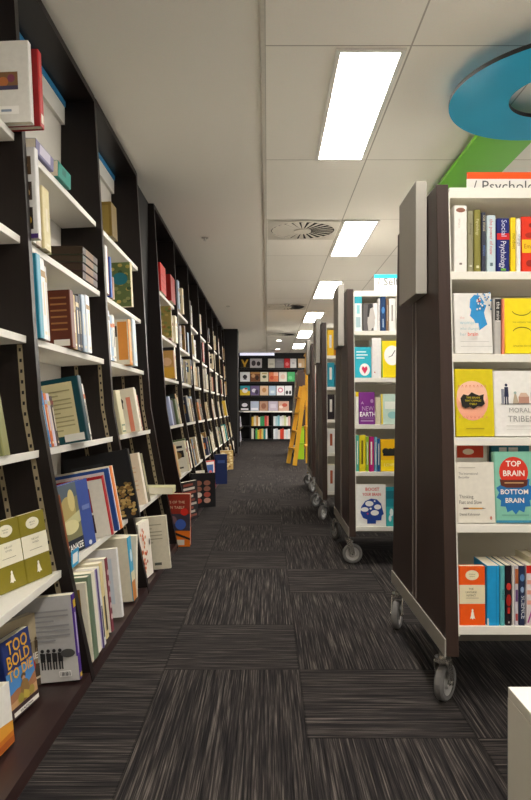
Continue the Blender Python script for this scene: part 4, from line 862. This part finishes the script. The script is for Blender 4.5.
# ------------------------------------------------------------------ step ladder
YEL = mat('#dda832', 0.45, noise=0.05)
t = thing('step_ladder', 'yellow wooden-look step ladder standing open beside the far trolley', 'ladder', (0.52, 10.75, 0))
ft = Vector((0.10, 0.0, 1.80))
rails = []
for (yy_, xb_, xt_) in ((-0.05, -0.073, 0.095), (0.38, -0.165, 0.06)):
    r = MB(); r.bar((xb_, yy_, 0.003), (xt_, yy_, 1.32), 0.028, 0.07, YEL, side=(0, 1, 0)); r.build('front_rail', parent=t)
for yy_ in (-0.16, 0.40):
    r = MB(); r.bar((0.165, yy_, 0.003), (0.155, yy_, 1.83), 0.028, 0.06, YEL, side=(0, 1, 0)); r.build('rear_rail', parent=t)
for k, z in enumerate((0.27, 0.56, 0.86, 1.12)):
    f = z / 1.32; xa, xb = -0.073 + 0.168 * f, -0.165 + 0.225 * f; dw = 0.05 if k < 3 else 0.075
    s_ = MB(); s_.prism([(xa - dw, -0.035), (xa + 0.04, -0.035), (xb + 0.04, 0.365), (xb - dw, 0.365)], z - 0.012, z + 0.012, 'z', YEL); s_.build('tread', parent=t)
for z in (0.3, 0.62, 0.95, 1.28, 1.58):
    s_ = MB(); s_.box(0.105, 0.175, -0.145, 0.385, z - 0.03, z + 0.03, YEL); s_.build('rear_brace', parent=t)
s_ = MB(); s_.box(0.10, 0.20, -0.18, 0.42, 1.832, 1.86, YEL); s_.build('top_cap', parent=t, bevel=0.006)
for k, (z0, lb) in enumerate(((0.0, 'lime green crate standing on the carpet behind the ladder'), (0.305, 'lime green crate stacked on top of another behind the ladder'))):
    o = thing('storage_crate', lb, 'crate', (0.62, 12.1, z0 + 0.001), 0, 'lime crates behind the ladder')
    g = MB(); c = mat('#9cc41c', 0.5); w = 0.06
    g.box(-w, w, -w, w, 0, 0.012, c)
    for (a, b_, c_, d_) in ((-w, w, -w, -w + .012), (-w, w, w - .012, w), (-w, -w + .012, -w + .0125, w - .0125), (w - .012, w, -w + .0125, w - .0125)): g.box(a, b_, c_, d_, 0.0125, 0.27, c)
    g.build('body', parent=o)
    g = MB(); g.box(-w - .008, w + .008, -w - .008, w + .008, 0.271, 0.3, mat('#86aa16', 0.5)); g.build('lid', parent=o)

# ------------------------------------------------------------------ back wall bookcase
BK = mat('#131214', 0.5, noise=0.1)
yb0, yb1_ = 18.75, 19.14
t = thing('wall_bookcase', 'black built-in bookcase filling the back wall at the aisle end', 'bookcase', (0, 0, 0))
def part(nm, *bx, m=BK, bev=0):
    g = MB()
    for b_ in bx: g.box(*b_, m)
    g.build(nm, parent=t, bevel=bev)
XL, XR = -0.84, 2.4
part('back_panel', (XL, XR, yb1_ - 0.02, yb1_, 0.002, 2.55 - 0.003))
part('side_panel', (XL - 0.03, XL, yb0, yb1_, 0.002, 2.547)); part('side_panel', (XR, XR + 0.03, yb0, yb1_, 0.002, 2.547))
BLV = [2.115, 1.715, 1.315, 0.865]
for h in BLV[:3]: part('shelf', (XL + 0.001, XR - 0.001, yb0 + 0.1, yb1_ - 0.021, h - 0.05, h))
part('counter_top', (XL - 0.03, XR, yb0 - 0.25, yb1_ - 0.021, 0.825, 0.865), m=WHITE, bev=0.003)
part('fascia', (XL + 0.001, XR - 0.001, yb0 + 0.08, yb0 + 0.1, 2.42, 2.546))
part('shelf', (XL + 0.001, XR - 0.001, yb0 - 0.1, yb1_ - 0.021, 0.405, 0.435)); part('base_board', (XL + 0.001, XR - 0.001, yb0 - 0.1, yb1_ - 0.021, 0.002, 0.06))
for x in (-0.5, 0.14, 1.0): part('divider', (x - 0.02, x + 0.02, yb0 - 0.1, yb1_ - 0.021, 0.4355, 0.824)); part('divider', (x - 0.02, x + 0.02, yb0 - 0.1, yb1_ - 0.021, 0.0605, 0.404))
g = MB(); g.box(-0.80, 0.2, yb0 + 0.03, yb0 + 0.078, 2.47, 2.54, emis('#d4d4f0', 0.3, 'lit_strip')); g.build('light_strip', parent=t)
def back_face(row, x0, x1, h, c, lb, art):
    hz = BLV[row]
    book(lb, 0.03, h, x1 - x0, c, (x0, yb0 + 0.16 if row < 3 else yb0 + 0.12, hz), FACE, art=art, lean=0.12, pages=False, group='covers on back wall shelves')
UX = lambda u: (u - 267.5) * 0.02905
rows = [
 [(240, 249.5, '#1e1a12', 'black and gold', [('poly', [(.1, .9), (.3, .9), (.5, .5), (.7, .9), (.9, .9), (.6, .3), (.6, .1), (.4, .1), (.4, .3)], '#c79a2a')]), (250, 262, '#c9c4c8', 'grey and black patterned', [('ell', .3, .5, .18, .3, '#4a4448'), ('ell', .72, .45, .16, .25, '#3a3438')]), (268, 275, '#d4d0c4', 'pale grey', [('rect', .2, .3, .8, .5, '#b9b4a6')]), (275.3, 284, '#8a878c', 'mid grey', [('rect', .2, .6, .8, .8, '#9d9aa0')]), (284.3, 290, '#d8242c', 'bright red', [('ell', .5, .4, .3, .2, '#e8787a')]), (290.3, 296.5, '#eceaec', 'white', [('rect', .3, .4, .7, .6, '#c9c4cc')]), (298, 305, '#d9b88a', 'sand and white', [('rect', .1, .1, .5, .5, '#f0e8dc')])],
 [(240, 250, '#e4e6ea', 'white with black emblem', [('ell', .5, .5, .22, .22, '#2a2c34'), ('rect', .35, .2, .65, .3, '#5a5c64')]), (250.4, 260, '#7a4a28', 'brown photographic', [('ell', .3, .6, .2, .2, '#c79a6a'), ('ell', .7, .4, .2, .25, '#3a2418'), ('rect', 0, .8, 1, 1, '#b8864c')]), (260.3, 268.5, '#e2dcc2', 'cream with dark oval', [('ell', .5, .5, .25, .15, '#4a5a3a'), ('rect', .2, .8, .8, .9, '#b9a460')]), (269, 278.5, '#e07a4c', 'salmon orange', [('ell', .3, .4, .2, .2, '#d2502c'), ('rect', .5, .6, 1, 1, '#f0b49a')]), (279, 287, '#efe6da', 'ivory and pink', [('ell', .5, .5, .3, .25, '#e8c8b8')]), (287.4, 295, '#2fb05c', 'bright green', [('ell', .4, .4, .25, .2, '#5cc880')])],
 [(240, 250, '#2a94a4', 'teal and yellow', [('poly', [(0, 0), (1, 0), (1, .45), (0, .6)], '#d8b82a'), ('ell', .5, .5, .28, .25, '#f0ece4'), ('ell', .6, .7, .15, .1, '#c8503a')]), (250.4, 259.5, '#6a5a86', 'violet and white', [('ell', .4, .5, .25, .2, '#d8d4e4'), ('ell', .7, .35, .2, .25, '#3a3050')]), (260, 268.5, '#dfbf9c', 'peach', [('ell', .5, .55, .25, .25, '#c08a5a')]), (269, 276, '#a8c0d8', 'pale blue', [('rect', .2, .2, .8, .5, '#d4e0ea')]), (276.6, 284.5, '#f0ecee', 'white with pink ring', [('ell', .5, .55, .34, .26, '#d87a98'), ('ell', .5, .55, .2, .15, '#f0ecee')]), (284.9, 292, '#e6e6ea', 'white with black blots', [('ell', .3, .3, .2, .2, '#1e1c22'), ('ell', .75, .3, .18, .2, '#1e1c22')])],
 [(240, 249.5, '#17151c', 'black with white emblem', [('ell', .5, .6, .3, .2, '#cfcdd8'), ('rect', .1, .1, .9, .25, '#e4e2ea')]), (250.5, 259, '#a9b4cc', 'lavender blue', [('rect', .1, .1, .9, .3, '#e0e2ea')]), (259.5, 268, '#a8826a', 'tan', [('ell', .5, .5, .3, .3, '#8a5a44')]), (268.4, 278, '#b0a6b8', 'mauve grey', [('rect', .2, .3, .8, .7, '#c4bccc')]), (278.4, 289, '#c09a86', 'dusty rose', [('ell', .6, .6, .25, .2, '#b8503a'), ('ell', .25, .4, .18, .15, '#dcc8bc')])]]
for r, row in enumerate(rows):
    for (u0, u1, c, n, art) in row:
        back_face(r, UX(u0), UX(u1) - 0.004, 0.28 if r else 0.27, c, '%s cover facing out on %s of black back wall bookcase' % (n, ('top row', 'second row', 'third row', 'white counter')[r]), art)
low = {0.435: [(-0.46, [('#d8b03a', 'yellow'), ('#e6dcc0', 'cream'), ('#d09a5a', 'tan'), ('#efe6d0', 'ivory'), ('#4aa06a', 'green'), ('#3a9a5a', 'emerald'), ('#c03a3a', 'red'), ('#e08a7a', 'salmon')]), (0.17, [('#e6e8ea', 'white'), ('#b8d8e0', 'pale blue'), ('#8fc8d4', 'aqua'), ('#f0f0ee', 'white'), ('#e8e6da', 'ivory'), ('#d8e0a8', 'pale lime'), ('#f0eee4', 'white'), ('#e6b8b0', 'pink')])],
       0.06: [(-0.46, [('#e4dccc', 'cream'), ('#2a2a2e', 'black'), ('#58a858', 'green'), ('#e0c83a', 'yellow'), ('#d88a3a', 'orange'), ('#e6d878', 'lemon'), ('#2a8a8a', 'teal'), ('#e4e4e0', 'white')]), (0.17, [('#dfe4e8', 'white'), ('#c8ccd4', 'pale grey'), ('#e0d8d0', 'ivory'), ('#d8442c', 'red'), ('#c83a26', 'scarlet'), ('#e8e2dc', 'cream'), ('#d4dce0', 'pale blue'), ('#e6e0da', 'white')])]}
for hz, groups in low.items():
    for gi, (x, cs) in enumerate(groups):
        for q, (c, n) in enumerate(cs):
            tk_ = R.uniform(0.05, 0.066)
            book('%s spine, %s in %s compartment, %s row under the white counter' % (n, ORD[q], ('middle', 'far')[gi], 'upper' if hz > 0.2 else 'lower'), tk_, R.uniform(.25, .31), 0.2, c, (x + tk_ / 2, yb0 - 0.085, hz), 0, pages=False, group='spines under the white counter')
            x += tk_ + 0.002
# low black cabinet running out along the pier side, books facing the aisle
t = thing('low_cabinet', 'low black open cabinet beside the dark pier, under the counter end', 'cabinet', (0, 0, 0))
part('side_panel', (-1.05, -0.68, 16.0, 16.03, 0.002, 0.86)); part('back_panel', (-1.05, -1.03, 16.0305, 18.45, 0.002, 0.86))
for h in (0.04, 0.44, 0.86): part('shelf', (-1.0295, -0.68, 16.0305, 18.45, h - 0.03, h))
for hz in (0.04, 0.44):
    for q in range(6):
        c, n = [('#c9c4d6', 'lilac'), ('#efeeea', 'white'), ('#b8b4c8', 'grey-lilac'), ('#e0dcd4', 'ivory'), ('#8a86a0', 'slate'), ('#dcdce4', 'pale grey')][q]
        book('%s cover, %s along %s shelf of low black cabinet' % (n, ORD[q], 'lower' if hz < .2 else 'upper'), 0.03, 0.27, 0.2, c, (-0.74, 16.3 + 0.34 * q, hz), 0, lean=0.1, pages=False, art=[('rect', .2, .4, .8, .7, '#7a768c'), ('rect', .2, .15, .8, .22, '#f2f0f4')], bulk=True)

o = BULK.build('distant_books', kind='stuff', label='small distant books filling the farthest dark bays, cabinet and turned trolley', category='books')

# ------------------------------------------------------------------ white plinth at the near corner
t = thing('display_plinth', 'low white display plinth cut off by the bottom corner of the view', 'plinth', (0.44, 0.25, 0))
g = MB(); g.box(0, 0.018, 0, 0.94, 0.001, 0.42, WHITE); g.build('side_panel', parent=t)
g = MB(); g.box(0.582, 0.60, 0, 0.94, 0.001, 0.42, WHITE); g.build('side_panel', parent=t)
g = MB(); g.box(0.0185, 0.5815, 0.922, 0.94, 0.001, 0.42, WHITE); g.build('end_panel', parent=t)
g = MB(); g.box(0.0185, 0.5815, 0, 0.018, 0.001, 0.42, WHITE); g.build('end_panel', parent=t)
g = MB(); g.box(0, 0.60, 0, 0.94, 0.4205, 0.44, WHITE); g.build('top', parent=t, bevel=0.0015)

# ------------------------------------------------------------------ camera, world, view
cam = bpy.data.cameras.new('camera'); co = bpy.data.objects.new('camera', cam); COL.objects.link(co)
cam.sensor_fit = 'VERTICAL'; cam.sensor_height = 36.0; cam.lens = 650 / 800 * 36.0
cam.shift_y = 8 / 800; cam.shift_x = -2 / 800
cam.clip_start = 0.05
co.location = (0, 0, EYE); co.rotation_euler = (PI / 2, 0, 0)
scene.camera = co
w = bpy.data.worlds.new('world'); scene.world = w; w.use_nodes = True
w.node_tree.nodes['Background'].inputs[0].default_value = (1.0, 0.96, 0.9, 1)
w.node_tree.nodes['Background'].inputs[1].default_value = 0.8
vs = scene.view_settings
vs.view_transform = 'Standard'; vs.look = 'None'; vs.gamma = 1.0; vs.use_curve_mapping = False
vs.exposure = 1.55
scene.cycles.max_bounces = 8; scene.cycles.diffuse_bounces = 5
bpy.context.view_layer.update()
scene.cycles.use_denoising = True
print('books', NB[0], 'objects', len(bpy.data.objects))
